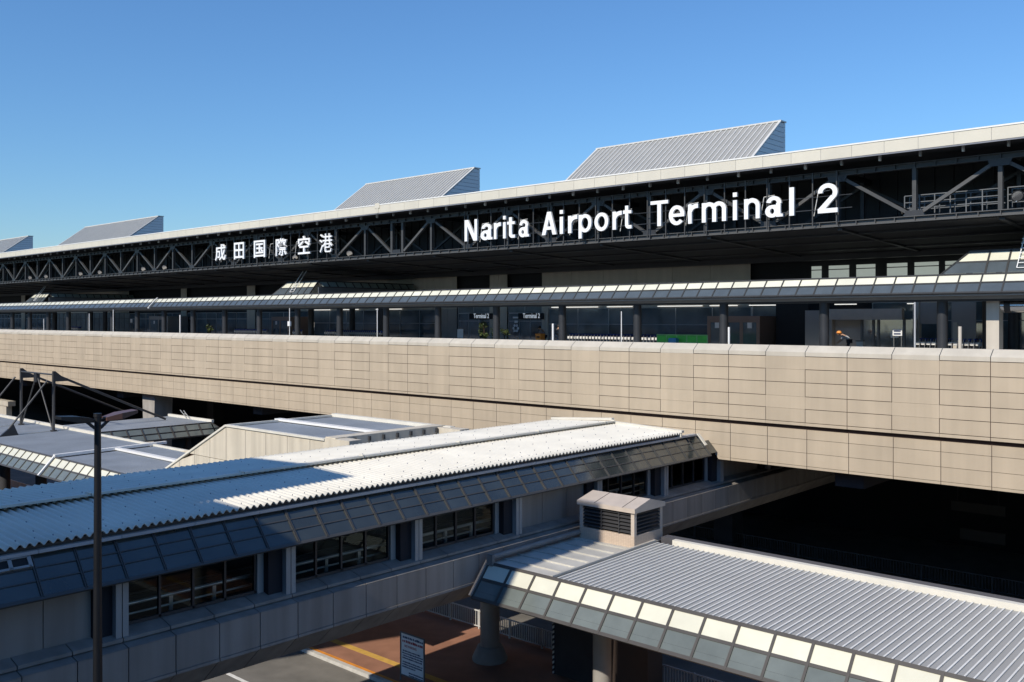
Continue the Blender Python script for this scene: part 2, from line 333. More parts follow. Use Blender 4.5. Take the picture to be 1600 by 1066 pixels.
mb = MB(); mb.box(-240, 30, YF+0.9, 63.4, -6.0, -2.76)
for k in range(12): mb.box(-236+k*22, -234.8+k*22, YF+1.2, 62.8, -7.0, -6.0)
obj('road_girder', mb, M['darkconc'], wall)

def pier(x, y, w, d, top, m, label, flare=0.35):
    p = thing('road_pier', label, 'pier', (x, y, GZ), 'piers under the elevated road')
    mb = MB(); a, b = w/2, d/2
    mb.mesh([(x-a,y-b,GZ),(x+a,y-b,GZ),(x+a,y+b,GZ),(x-a,y+b,GZ),(x-a-flare,y-b,top),(x+a+flare,y-b,top),(x+a+flare,y+b,top),(x-a-flare,y+b,top)],
            [(0,3,2,1),(4,5,6,7),(0,1,5,4),(1,2,6,5),(2,3,7,6),(3,0,4,7)]); obj('shaft', mb, m, p)
    mb = MB(); mb.box(x-a-0.25, x+a+0.25, y-b-0.25, y+b+0.25, GZ, GZ+0.35); obj('footing', mb, m, p)
pier(-75.6, 38.5, 1.5, 1.6, -6.02, M['concrete'], 'tapered pale concrete pier behind the gable end of the crosswalk canopy')
t = thing('wall_end', 'small beige T shaped wall end at the far left edge behind the shelter roof', 'wall', (-114, 40, GZ)); mb = MB(); mb.box(-117, -112.6, 39.6, 40.4, -9.9, -9.35); obj('cap', mb, M['beige'], t); mb = MB(); mb.box(-117, -113.4, 39.7, 40.3, GZ, -9.9); obj('stem', mb, M['beige'], t)
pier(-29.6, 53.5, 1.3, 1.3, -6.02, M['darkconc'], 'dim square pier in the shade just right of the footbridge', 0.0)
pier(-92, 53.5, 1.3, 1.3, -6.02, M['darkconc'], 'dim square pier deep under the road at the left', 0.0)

# ------------------------------------------------------------------ terminal building
T = thing('terminal_building', 'long airport terminal with exposed black roof truss and pale roof edge', 'building', (-70, 63, -2.15))
YR, YT, YW = 47.3, 49.0, 63.0
XA, XB = -240, 20
fa = MB(); cap = MB()
k0 = int((XA+22.38)/1.658)
for k in range(k0, 26):
    a = -22.38+1.658*k; fa.box(a+0.008, a+1.658-0.008, YR, YR+0.1, 8.38, 8.98)
obj('roof_edge', fa, M['fascia'], T)
cap.box(XA, XB, YR-0.03, YR+0.35, 8.985, 9.06); obj('roof_edge_cap', cap, M['fascia_cap'], T)
jx = xr(590, YR); mb = MB(); mb.box(jx-0.28, jx+0.28, YR-0.05, YR+0.05, 8.75, 9.16); mb.box(jx-0.1, jx+0.1, YR-0.045, YR+0.05, 8.37, 8.75); obj('expansion_cover', mb, M['fascia'], T)
mb = MB(); mb.box(XA, XB, YR+0.1, 110, 8.4, 8.97); obj('roof', mb, M['soffit'], T)
mb = MB(); mb.box(XA, XB, YR+0.02, YR+0.095, 8.30, 8.97); obj('roof_edge_backing', mb, M['bolt'], T)
for k in range(-56, 10):                        # brackets hanging below the roof edge
    x = -23.9+2.005*k; mb = MB(); mb.box(x-0.055, x+0.055, 47.95, 48.1, 8.12, 8.40); obj('roof_bracket', mb, M['rail'] if k % 2 else M['pilaster'], T)
# truss
def chord(name, z0, z1, y0, y1):
    mb = MB(); mb.box(XA, XB, y0, y1, z0, z0+0.04); mb.box(XA, XB, y0, y1, z1-0.04, z1); mb.box(XA, XB, (y0+y1)/2-0.03, (y0+y1)/2+0.03, z0+0.04, z1-0.04)
    x = XA+1
    while x < XB: mb.box(x-0.02, x+0.02, y0+0.015, y1-0.015, z0+0.04, z1-0.04); x += 1.0025
    return obj(name, mb, M['trusslit' if name == 'bottom_chord' else 'trusssteel'], T)
chord('bottom_chord', 4.97, 5.27, YT-0.18, YT+0.18); chord('top_chord', 7.70, 8.0, YT-0.18, YT+0.18)
for n in range(-4, 27):
    xt = -20.48-8.02*n; xb_ = xt-4.01
    for x, nodetop in ((xt, True), (xb_, False)):
        mb = MB()
        if not nodetop and n == 4:
            for dx in (-0.65, 0.65): mb.box(x+dx-0.12, x+dx+0.12, YT-0.12, YT+0.12, 5.27, 7.7)
        else:
            mb.box(x-0.1, x+0.1, YT-0.13, YT-0.1, 5.27, 7.7); mb.box(x-0.03, x+0.03, YT-0.1, YT+0.1, 5.27, 7.7); mb.box(x-0.1, x+0.1, YT+0.1, YT+0.13, 5.27, 7.7)
        obj('truss_post', mb, M['trusssteel'], T)
        mb = MB(); 
        if nodetop: mb.prism([(x-0.55, 7.70), (x+0.55, 7.70), (x+0.42, 7.38), (x-0.42, 7.38)], 'y', YT-0.16, YT-0.14)
        else: mb.prism([(x-0.5, 5.27), (x+0.5, 5.27), (x+0.42, 5.55), (x-0.42, 5.55)], 'y', YT-0.16, YT-0.14)
        obj('gusset', mb, M['blacksteel'], T)
    for s in (-1, 1):
        e = 0.65 if n == 4 and s > 0 else 0.2
        e2 = 0.65 if (n == 4 and s < 0 or n == 4 and s > 0) else 0.2
        p = Vector((xt-4.01*0 , YT, 7.5)); 
        xb2 = xt - 4.01 if s < 0 else xt + 4.01
        q = Vector((xb2 - s*(0.8 if abs(xb2+56.57) < 0.1 else 0.3), YT, 5.42)); p = Vector((xt + s*0.35, YT, 7.52))
        mb = MB(); mb.bar(p, q, 0.17, 0.2, up=(0,1,0)); obj('diagonal_brace', mb, M['trusslit'] if s < 0 else M['trusssteel'], T)
# second frame plane behind, purlins, back wall of the attic and sloping soffit
for n in range(-3, 20):
    xt = -20.48-8.02*n; mb = MB()
    mb.bar((xt, 52.4, 7.5), (xt-4.0, 52.4, 5.3), 0.16, 0.16, up=(0,1,0)); mb.bar((xt, 52.4, 7.5), (xt+4.0, 52.4, 5.3), 0.16, 0.16, up=(0,1,0)); mb.box(xt-0.1, xt+0.1, 52.3, 52.5, 5.2, 8.3)
    mb.bar((xt, YT+0.2, 7.85), (xt, 53.4, 7.85), 0.2, 0.3); mb.bar((xt, YT+0.2, 5.1), (xt, 53.4, 5.1), 0.2, 0.25)
    obj('inner_frame', mb, M['blacksteel'], T)
mb = MB(); mb.box(XA, XB, 53.5, 53.7, 4.9, 8.39)
x = XA
while x < XB: mb.box(x, x+0.08, 53.42, 53.5, 4.9, 8.39); x += 1.0
obj('attic_wall', mb, M['soffit'], T)
mb = MB(); mb.prism([(YT+0.1, 4.93), (YW, 4.40), (YW, 4.55), (YT+0.1, 4.965)], 'x', XA, XB); obj('soffit', mb, M['soffit'], T)
mb = MB()
for n in range(-3, 27): 
    x = -20.48-8.02*n; mb.bar((x, YT+0.2, 4.89), (x, YW-0.1, 4.36), 0.25, 0.16)
for y in (51.5, 55.0, 59.0): z = 4.93-(y-49.1)*0.53/13.9; mb.box(XA, XB, y-0.15, y+0.15, z-0.1, z-0.005)
mb.box(XA, XB, 61.6, 62.2, 4.05, 4.44)
obj('soffit_beam', mb, M['soffit2'], T)
# maintenance gantry inside the truss
for gx0, gx1 in ((-17.2, -12.6), (-12.3, -9.5), (-8, 2)):
    mb = MB(); mb.box(gx0, gx1, 49.6, 50.4, 5.28, 5.34)
    for x in [gx0+0.75*i for i in range(int((gx1-gx0)/0.75)+1)]: mb.box(x-0.025, x+0.025, 49.6, 49.65, 5.34, 6.4); mb.box(x-0.025, x+0.025, 50.35, 50.4, 5.34, 6.4)
    for z in (5.75, 6.05, 6.4):
        for y in (49.6, 50.35): mb.box(gx0, gx1, y+0.005, y+0.045, z-0.025, z+0.02)
    obj('maintenance_gantry', mb, M['greysteel'], T)
def floodlight(x, y, z, label, s=1.0, tilt=0.5):
    t = thing('floodlight', label, 'floodlight', (x, y, z-0.32*s), 'floodlights in the roof truss')
    a = Vector((0.5, -0.75, -0.45)).normalized(); c = Vector((x, y, z))
    mb = MB(); mb.tube(c-a*0.25*s, c, 0.12*s, 0.13*s); mb.tube(c, c+a*0.14*s, 0.14*s, 0.3*s, n=16); obj('housing', mb, M['blacksteel'], t)
    mb = MB(); mb.tube(c+a*0.145*s, c+a*0.155*s, 0.25*s, n=16); obj('lens', mb, M['chrome'], t)
    mb = MB(); mb.bar((x, y, z-0.32*s), (x, y, z-0.1*s), 0.06); obj('bracket', mb, M['steel'], t)
floodlight(xr(1588, 49.3), 49.3, 5.95, 'large round floodlight at the right end of the truss walkway', 1.0)
floodlight(xr(1413, 49.4), 49.4, 5.6, 'white floodlight beside the post right of the numeral two', 0.7)
for i, px in enumerate((547, 462, 258, 225, 157, 127, 73, 48)):
    floodlight(xr(px, 49.4), 49.4, 5.62, 'small pale floodlight on the bottom chord', 1.0)
FL = [o for o in S.objects if o.name.startswith('floodlight') and o.type == 'EMPTY'][2:]
for o, l in zip(FL, ('small pale floodlight in the bay right of the last Japanese character', 'small pale floodlight below the fifth Japanese character', 'right-hand floodlight of the pair in the third truss bay left of the Japanese sign', 'left-hand floodlight of the pair in the third truss bay left of the Japanese sign',
                     'right-hand floodlight of the middle pair at the left of the truss', 'left-hand floodlight of the middle pair at the left of the truss', 'right-hand floodlight of the pair nearest the left frame edge', 'left-hand floodlight of the pair nearest the left frame edge')): o['label'] = l

# roof monitors: sloping ribbed front, vertical sides and back
def monitor(xa, xb):
    g = MB(); y0, y1, z0, z1 = 51.6, 56.9, 8.98, 12.93
    g.poly([(xa, y0, z0), (xb, y0, z0), (xb, y1, z1), (xa, y1, z1)])
    o = obj('roof_monitor', g, M['monitor'], T)
    rb = MB(); n = int((xb-xa)/0.42)
    for i in range(n+1):
        x = xa+(xb-xa)*i/n; w = 0.035 if 0 < i < n else 0.09
        rb.bar((x, y0-0.02, z0+0.02), (x, y1, z1+0.03), w*2, 0.07)
    rb.box(xa-0.1, xb+0.1, y1-0.05, y1+0.75, z1+0.02, z1+0.12); obj('rib', rb, M['monitorrib'], o)
    sd = MB(); sl_ = MB()
    zs = [z0+0.33*i for i in range(12)]+[z1]
    for i in range(12):
        a, b = zs[i], zs[i+1]-0.025; ya = y0+(a-z0)/(z1-z0)*(y1-y0); yb = y0+(b-z0)/(z1-z0)*(y1-y0)
        sd.prism([(ya+0.1, a), (57.6, a), (57.6, b), (yb+0.1, b)], 'x', xb, xb+0.04); sl_.prism([(ya+0.1, a), (57.6, a), (57.6, b), (yb+0.1, b)], 'x', xa-0.04, xa)
    obj('side', sd, M['monitorwhite'], o); obj('side', sl_, M['monitorwhite'], o)
    bk = MB(); bk.box(xa+0.05, xb-0.05, 57.5, 57.58, z0, z1); obj('back', bk, M['monitorside'], o)
    bk = MB(); bk.prism([(y0+0.3, z0), (57.45, z0), (57.45, z1-0.05), (y1+0.02, z1-0.05)], 'x', xa+0.03, xb-0.03); obj('inner_lining', bk, M['joint'], o)
for a, b in ((-42.6, -27.7), (-70.3, -55.8), (-132.8, -111.6), (-178, -153.4)): monitor(a, b)

# facade
def panels(xa, xb, z0, z1, w, m, name='wall_panel', y=YW):
    mb = MB(); n = max(1, round((xb-xa)/w)); s = (xb-xa)/n
    for i in range(n): mb.box(xa+s*i+0.012, xa+s*(i+1)-0.012, y, y+0.06, z0, z1)
    return obj(name, mb, m, T)
mb = MB(); mb.box(XA-60, XB+40, YW+0.5, YW+0.8, GZ-0.2, 8.3); obj('back_wall', mb, M['void'], T)
panels(-53.3, -33.0, 0.94, 4.4, 3.3, M['beige']); panels(-90.3, -64.1, 0.94, 4.4, 3.3, M['beige']); panels(-158.8, -132.4, 0.94, 4.4, 3.3, M['beige'])
panels(-66.6, -64.1, -2.15, 0.93, 1.3, M['greywall']); panels(-59.7, -57.5, -2.15, 4.4, 1.1, M['beige'])
panels(-53.3, -52.6, -2.15, 0.93, 0.7, M['beige'])
for a, b in ((-117.2, -115.7), (-101, -99.2), (-173, -171.3), (-187, -185)): panels(a, b, -2.15, 4.4, 1.5, M['beige'])
def window_bay(xa, xb, z0, z1, nx, zs=(), m=None, y=YW+0.1, fm=None, fw=0.06):
    g = MB(); g.box(xa, xb, y+0.03, y+0.05, z0, z1); 
    g = MB(); s = (xb-xa)/nx; zz = [z0]+list(zs)+[z1]
    for i in range(nx):
        for j in range(len(zz)-1): g.box(xa+s*i+fw/2, xa+s*(i+1)-fw/2, y+0.03, y+0.05, zz[j]+fw/2, zz[j+1]-fw/2)
    w = obj('window', g, m or M['facglass'], T)
    f = MB()
    for i in range(nx+1): f.box(xa+s*i-fw/2, xa+s*i+fw/2, y, y+0.08, z0, z1)
    for z in zz:
        for i in range(nx): f.box(xa+s*i+fw/2, xa+s*(i+1)-fw/2, y+0.005, y+0.075, z-fw/2, z+fw/2)
    obj('frame', f, fm or M['monitorside'], w); return w
window_bay(-52.6, -33.0, -2.15, 0.9, 6, (-0.45,)); window_bay(-90.3, -66.6, -2.15, 0.9, 8, (-0.45,)); window_bay(-158.8, -132.4, -2.15, 0.9, 16, (0.1,), M['tower'], fm=M['darkframe'])
for a, b in ((-64.0, -59.8), (-57.4, -53.4)):
    window_bay(a, b, 0.55, 2.2, 2, (), M['tower']); window_bay(a, b, -2.15, 0.5, 3, (-0.2,), M['facglass'])
window_bay(-115.6, -101.1, -2.15, 0.8, 6, (0.0,)); window_bay(-132.3, -117.3, -2.15, 0.8, 6, (0.0,)); window_bay(-99.1, -90.4, -2.15, 0.8, 3, (0.0,)); window_bay(-171.2, -158.9, -2.15, 0.8, 10, (0.1,)); window_bay(-185, -173.1, -2.15, 0.8, 9, (0.1,))
window_bay(-32.9, -28.9, -2.15, 1.0, 2, (-0.3,)); window_bay(-24.0, -8, -2.15, 1.1, 6, (-0.1,)); window_bay(-8, 12, -2.15, 1.1, 6, (-0.1,))
# lit tubes above the doors, high windows with a painted daylight glow on the right
mb = MB()
for a, b in ((-52, -47), (-46, -43.5), (-41, -37), (-36.3, -34), (-88, -84), (-82, -79), (-76, -72), (-33, -30), (-26.5, -25), (-21.6, -19.3)): mb.box(a, b, YW-0.25, YW-0.1, 0.98, 1.04); obj('strip_light', mb, M['lampwhite'], T); mb = MB()
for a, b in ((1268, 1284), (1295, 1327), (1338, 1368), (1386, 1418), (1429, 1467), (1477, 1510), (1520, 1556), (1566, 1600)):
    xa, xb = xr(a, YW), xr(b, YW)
    g = MB(); g.box(xa, xb, YW, YW+0.04, 2.55, 3.42); g.box(xa, xb, YW, YW+0.04, 3.48, 3.72); w = obj('window', g, M['lit'], T, label='pale upper window with daylight put in as a glow')
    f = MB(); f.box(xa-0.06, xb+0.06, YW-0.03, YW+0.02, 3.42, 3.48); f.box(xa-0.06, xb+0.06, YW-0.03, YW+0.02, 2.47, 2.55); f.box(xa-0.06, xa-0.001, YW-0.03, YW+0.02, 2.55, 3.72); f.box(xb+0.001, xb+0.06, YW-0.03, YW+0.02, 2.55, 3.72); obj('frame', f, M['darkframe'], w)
# brown entrance vestibules
def vestibule(xa, xb, y0, y1, zt, m, ndoor=3):
    v = one('vestibule', m, T, (xa, xb, y0, y1, zt-0.32, zt), (xa, xa+0.14, y0, y1, -2.15, zt-0.32), (xb-0.14, xb, y0, y1, -2.15, zt-0.32))
    s = (xb-xa-0.28)/ndoor
    for i in range(ndoor):
        a = xa+0.14+s*i; f = MB(); 
        f.box(a, a+0.12, y0+0.02, y0+0.1, -2.15, zt-0.32); f.box(a+s-0.12, a+s, y0+0.02, y0+0.1, -2.15, zt-0.32); f.box(a+0.12, a+s-0.12, y0+0.02, y0+0.1, zt-0.44, zt-0.32)
        d = obj('door', f, m, v); g = MB(); g.box(a+0.12, a+s-0.12, y0+0.05, y0+0.07, -2.1, zt-0.45); obj('glass', g, M['facglass'], d)
        if i != 1: g = MB(); g.box(a+s/2-0.18, a+s/2+0.16, y0+0.035, y0+0.048, -0.65, -0.25); obj('notice', g, M['white'], d)
    return v
vestibule(xr(1105, 59), xr(1187, 59), 59.0, 62.9, 0.2, M['brown']); vestibule(xr(424, 60), xr(451, 60), 60, 62.9, 0.25, M['brown'], 2)
vestibule(xr(233, 60), xr(262, 60), 60, 62.9, 0.35, M['greywall'], 2)
# grey kiosk walls at the right with its own sign
v = one('kiosk_wall', M['greywall'], T, (xr(1258, 57.5), xr(1300, 57.5), 57.5, 62.8, -2.15, 0.55), (xr(1300, 57.5)+0.02, xr(1345, 57.5), 57.9, 62.8, -2.15, 0.55))
v = one('kiosk_fascia', M['ventmetal'], T, (xr(1296, 57), xr(1410, 57), 56.9, 57.3, -0.05, 0.62))
mb = MB(); mb.box(xr(1345, 57.5)+0.02, xr(1430, 57.5), 57.7, 57.75, -2.15, 0.0); w = obj('window', mb, M['facglass'], T); mb = MB()
for px in (1346, 1364, 1372, 1412, 1428): x = xr(px, 57.6); mb.box(x-0.06, x+0.06, 57.6, 57.69, -2.15, 0.0)
obj('frame', mb, M['greysteel'], w)
one('notice', M['white'], T, (xr(1392, 57.55), xr(1404, 57.55), 57.52, 57.58, -1.15, -0.75))
panels(xr(1437, 58), xr(1478, 58), -0.3, 1.0, 1.2, M['greywall'], y=58.0); panels(xr(1486, 58), xr(1525, 58), -2.15, 1.0, 1.2, M['greywall'], y=58.05)
one('wall_panel', M['beige'], T, (xr(1430, 58), xr(1437, 58), 57.9, 58.3, -2.15, 1.1)); one('wall_panel', M['beige'], T, (xr(1489, 57), xr(1496, 57), 57.0, 57.1, -2.15, -0.2))
one('wall_panel', M['void'], T, (xr(1207, 60), xr(1258, 60), 60.5, 60.6, -2.15, 1.1))  # near-black sheet standing in for the shade inside an opening
# lettering over the doors
for px in (740, 817):
    xa = xr(px, 62.8); s = thing('door_sign', 'small lit door lettering reading Terminal 2 over the %s doorway' % ('left' if px == 740 else 'right'), 'sign', (xa, 62.8, -0.05), 'lit door signs')
    put_text('Terminal 2', xa, 62.8, 0.08, 0.62, M['lettersmall'], s, width=2.0, bold=0.01)
    mb = MB(); mb.box(xa-0.6, xa+2.4, 62.83, 62.9, -0.02, 0.52); obj('backing', mb, M['void'], s)
s = thing('door_emblem', 'pale flower-like emblem and small notice left of the right-hand dark doorway', 'sign', (xr(806, 62.9), 62.9, -1.4))
mb = MB(); 
for i in range(6): a = i*math.pi/3; mb.tube((xr(806, 62.9)+0.28*math.cos(a), 62.9, -0.85+0.28*math.sin(a)), (xr(806, 62.9)+0.28*math.cos(a), 62.88, -0.85+0.28*math.sin(a)), 0.13, n=10)
obj('petal', mb, M['letter'], s); one('notice', M['letter'], s, (xr(804, 62.9), xr(809, 62.9), 62.88, 62.9, -0.35, -0.15), (xr(801.5, 62.9), xr(812, 62.9), 62.88, 62.9, 0.05, 0.2))

# ------------------------------------------------------------------ the big signs
YS = 48.35
sg = thing('terminal_name_sign', 'big white letters reading Narita Airport Terminal 2 on the black truss', 'sign', (-34, YS, 5.3))
LET = [('N',727,746.3),('a',752,770.5),('r',772.7,783.5),('i',787,791),('t',793.5,805.5),('a',811.5,827.5),('A',847.5,870),('i',875.6,880.6),('r',888.6,903),('p',905,925),('o',929.8,951.3),('r',958,972.5),('t',974.6,987.8),
       ('T',1017.3,1044.6),('e',1046,1070.3),('r',1076,1091.5),('m',1097.5,1135.3),('i',1146,1152.2),('n',1163.6,1187.8),('a',1196.5,1224),('l',1234,1241.4),('2',1278.6,1309.5)]
def arc(cx, cy, rx, ry, tx, ty, a0, a1, n=28):        # annular sector, tx / ty = stroke width at the sides / top
    o = [(cx+rx*math.cos(R(a0+(a1-a0)*i/n)), cy+ry*math.sin(R(a0+(a1-a0)*i/n))) for i in range(n+1)]
    q = [(cx+(rx-tx)*math.cos(R(a0+(a1-a0)*i/n)), cy+(ry-ty)*math.sin(R(a0+(a1-a0)*i/n))) for i in range(n+1)]
    return [[o[i], o[i+1], q[i+1], q[i]] for i in range(n)]
def rect(x0, y0, x1, y1): return [[(x0, y0), (x1, y0), (x1, y1), (x0, y1)]]
s_, h_, xh = 0.155, 0.125, 0.735
def letter_shape(c):
    if c == 'N': return [rect(0,0,s_,1), rect(0.78-s_,0,0.78,1), [[(0,1),(0.22,1),(0.78,0),(0.56,0)]]]
    if c == 'T': return [rect(0,1-h_-0.01,0.74,1), rect(0.37-s_/2,0,0.37+s_/2,0.9)]
    if c == 'A': return [[[(0,0),(0.195,0),(0.475,1),(0.29,1)]], [[(0.78,0),(0.585,0),(0.305,1),(0.49,1)]], rect(0.15,0.22,0.63,0.36)]
    if c == 'i': return [rect(0,0,s_,xh), rect(0,0.86,s_,1.02)]
    if c == 'l': return [rect(0,0,s_,1)]
    if c == 't': return [rect(0.1,0.14,0.1+s_,0.93), arc(0.285,0.16,0.185,0.165,s_-0.01,0.14,180,285,12), rect(0.30,-0.002,0.43,0.135), rect(0,0.61,0.42,xh)]
    if c == 'r': return [rect(0,0,s_,xh), arc(0.38,0.42,0.36,0.325,s_,0.165,85,175,14), rect(0.36,0.58,0.43,0.745)]
    if c == 'n': return [rect(0,0,s_,xh), arc(0.31,0.44,0.31,0.31,s_,0.155,0,170), rect(0.62-s_,0,0.62,0.45)]
    if c == 'm': return [rect(0,0,s_,xh), arc(0.285,0.45,0.285,0.30,s_,0.15,0,170), rect(0.57-s_,0,0.57,0.46), arc(0.67,0.45,0.285,0.30,s_,0.15,0,170), rect(0.955-s_,0,0.955,0.46)]
    if c == 'o': return [arc(0.325,xh/2,0.325,xh/2+0.015,s_,0.145,0,360,44)]
    if c == 'p': return [rect(0,-0.26,s_,xh), arc(0.325,xh/2,0.325,xh/2+0.015,s_,0.145,0,360,44)]
    if c == 'e': return [arc(0.32,xh/2,0.32,xh/2+0.015,s_,0.14,0,318,40), rect(0.12,0.31,0.635,0.43)]
    if c == 'a': return [rect(0.40,0.0,0.40+s_,0.50), arc(0.31,0.48,0.275,0.27,s_,0.135,0,168,24), arc(0.25,0.21,0.25,0.225,0.17,0.125,0,360,36), rect(0.30,0.31,0.46,0.435), rect(0.52,0.0,0.64,0.10)]
    if c == '2': return [arc(0.325,0.70,0.325,0.315,s_,0.15,-32,182,34), [[(0.615,0.555),(0.44,0.60),(0.0,0.13),(0.22,0.12)]], rect(0,0,0.655,0.155)]
H = 1.56
for c, a, b in LET:
    parts_ = letter_shape(c); allx = [p[0] for g in parts_ for q in g for p in q]; x0, x1 = min(allx), max(allx); xa, xb = xr(a, YS), xr(b, YS); k = (xb-xa)/(x1-x0)
    mb = MB()
    for i, g in enumerate(parts_):
        for q in g: mb.prism([(xa+(p[0]-x0)*k, 5.70+p[1]*H) for p in q], 'y', YS-0.07-0.003*i, YS+0.07+0.003*i)
    obj('letter', mb, M['letter'], sg)
js = thing('japanese_name_sign', 'six white Japanese characters 成田国際空港 on the black truss', 'sign', (-74, YS, 5.3))
for c, a, b in (('成',337,353.3),('田',366.5,382),('国',397.5,415),('際',431.7,448.3),('空',466.5,485),('港',500,520)):
    vs, fs = glyph(c, 1.0, 0.07, 0.0 if c == '港' else 0.012); x0 = min(v[0] for v in vs); x1 = max(v[0] for v in vs); z0 = min(v[2] for v in vs); z1 = max(v[2] for v in vs)
    xa, xb = xr(a, YS), xr(b, YS); mb = MB()
    mb.mesh([(xa+(v[0]-x0)*(xb-xa)/(x1-x0), YS+v[1], 5.72+(v[2]-z0)*1.6/(z1-z0)) for v in vs], fs); obj('character', mb, M['letter'], js)
for par, xa, xb, st in ((sg, -48.5, -19.5, 1.34), (js, -84, -63.5, 1.34)):
    x = xa
    while x < xb: mb = MB(); mb.box(x-0.03, x+0.03, YS+0.12, YS+0.2, 5.05, 7.95); obj('sign_post', mb, M['trusssteel'], par); x += st
    mb = MB(); mb.box(xa, xb, YS+0.09, YS+0.12, 5.9, 5.94); mb.box(xa, xb, YS+0.09, YS+0.12, 6.6, 6.63); obj('sign_rail', mb, M['blacksteel'], par)
    mb = MB(); rnd = random.Random(3)
    x = xa+1.5
    while x < xb-2: 
        mb.tube((x, YS+0.22, 5.6), (x+0.25, YS+0.22, 6.9), 0.025, n=6); mb.tube((x+0.25, YS+0.22, 6.9), (x+0.9, YS+0.22, 6.95), 0.025, n=6); obj('cable', mb, M['rail'], par); mb = MB(); x += rnd.uniform(3, 6)

# ------------------------------------------------------------------ glazed canopies (same section on the deck and on the ground)
def canopy_glazing(par, xa, xb, n, yb, zb, yt, zt, bay=6, lower='tinted', frame='frame'):
    """sloping strip of two pane rows; one object per bay and row, frame as one"""
    d = Vector((0, yt-yb, zt-zb)); nr = Vector((0, -(zt-zb), (yt-yb))).normalized(); s = (xb-xa)/n; fw = 0.036
    P = lambda x, k, o=0.0: tuple(Vector((x, yb, zb)) + d*k + nr*o)
    for i0 in range(0, n, bay):
        up, lo = MB(), MB()
        for i in range(i0, min(n, i0+bay)):
            a, b = xa+s*i+fw, xa+s*(i+1)-fw
            lo.poly([P(a, 0.06), P(b, 0.06), P(b, 0.50), P(a, 0.50)]); up.poly([P(a, 0.57), P(b, 0.57), P(b, 0.95), P(a, 0.95)])
        obj('upper_pane', up, M['opal'], par); obj('lower_pane', lo, M[lower], par)
    f = MB()
    def bar(xa_, xb_, k0, k1, o=0.03):
        q = [P(xa_, k0, -0.04), P(xb_, k0, -0.04), P(xb_, k1, -0.04), P(xa_, k1, -0.04), P(xa_, k0, o), P(xb_, k0, o), P(xb_, k1, o), P(xa_, k1, o)]
        f.mesh(q, [(0,3,2,1),(4,5,6,7),(0,1,5,4),(1,2,6,5),(2,3,7,6),(3,0,4,7)])
    for i in range(n+1): bar(xa+s*i-fw, xa+s*i+fw, 0.0, 1.0, 0.035)
    for k0, k1 in ((-0.02, 0.06), (0.50, 0.57), (0.95, 1.03)): bar(xa-fw, xb+fw, k0, k1, 0.025)
    obj('glazing_frame', f, M[frame], par)

dc = thing('roadside_canopy', 'long glazed canopy on round black columns along the departures kerb', 'canopy', (-80, 48, -2.15))
DXA, DXB = -26.83-6*28, -26.83+6*6
DXJ = xr(240, 47)
canopy_glazing(dc, DXA, -98.83, 72, 46.6, 1.22, 47.45, 2.13, lower='tintdeck', frame='deckframe'); canopy_glazing(dc, -98.83, DXB, 108, 46.6, 1.22, 47.45, 2.13, lower='tintdeck', frame='deckframe')
mb = MB(); mb.box(DXA, DXB, 47.47, 51.2, 2.0, 2.16); obj('roof', mb, M['greysteel'], dc)
mb = MB(); mb.box(DXA, DXB, 46.75, 50.8, 1.10, 1.17); obj('soffit', mb, M['pilaster'], dc)
mb = MB(); mb.box(DXA, DXB, 47.65, 47.7, 0.95, 1.09); obj('beam_trim', mb, M['pilaster'], dc); mb = MB(); mb.box(DXA, DXB, 47.72, 48.3, 0.85, 1.09); obj('beam', mb, M['darkframe'], dc)
mb = MB(); mb.box(DXJ-0.12, DXJ+0.12, 46.4, 46.55, 1.1, 1.25); mb.bar((DXJ, 46.5, 1.25), (DXJ, 47.45, 2.22), 0.16, 0.12); obj('joint_cover', mb, M['rail'], dc)
for k in range(-24, 5):
    x = -26.83+6*k; mb = MB(); mb.tube((x, 48.0, -2.3), (x, 48.0, 0.86), 0.25, n=20); obj('column', mb, M['blacksteel'], dc)

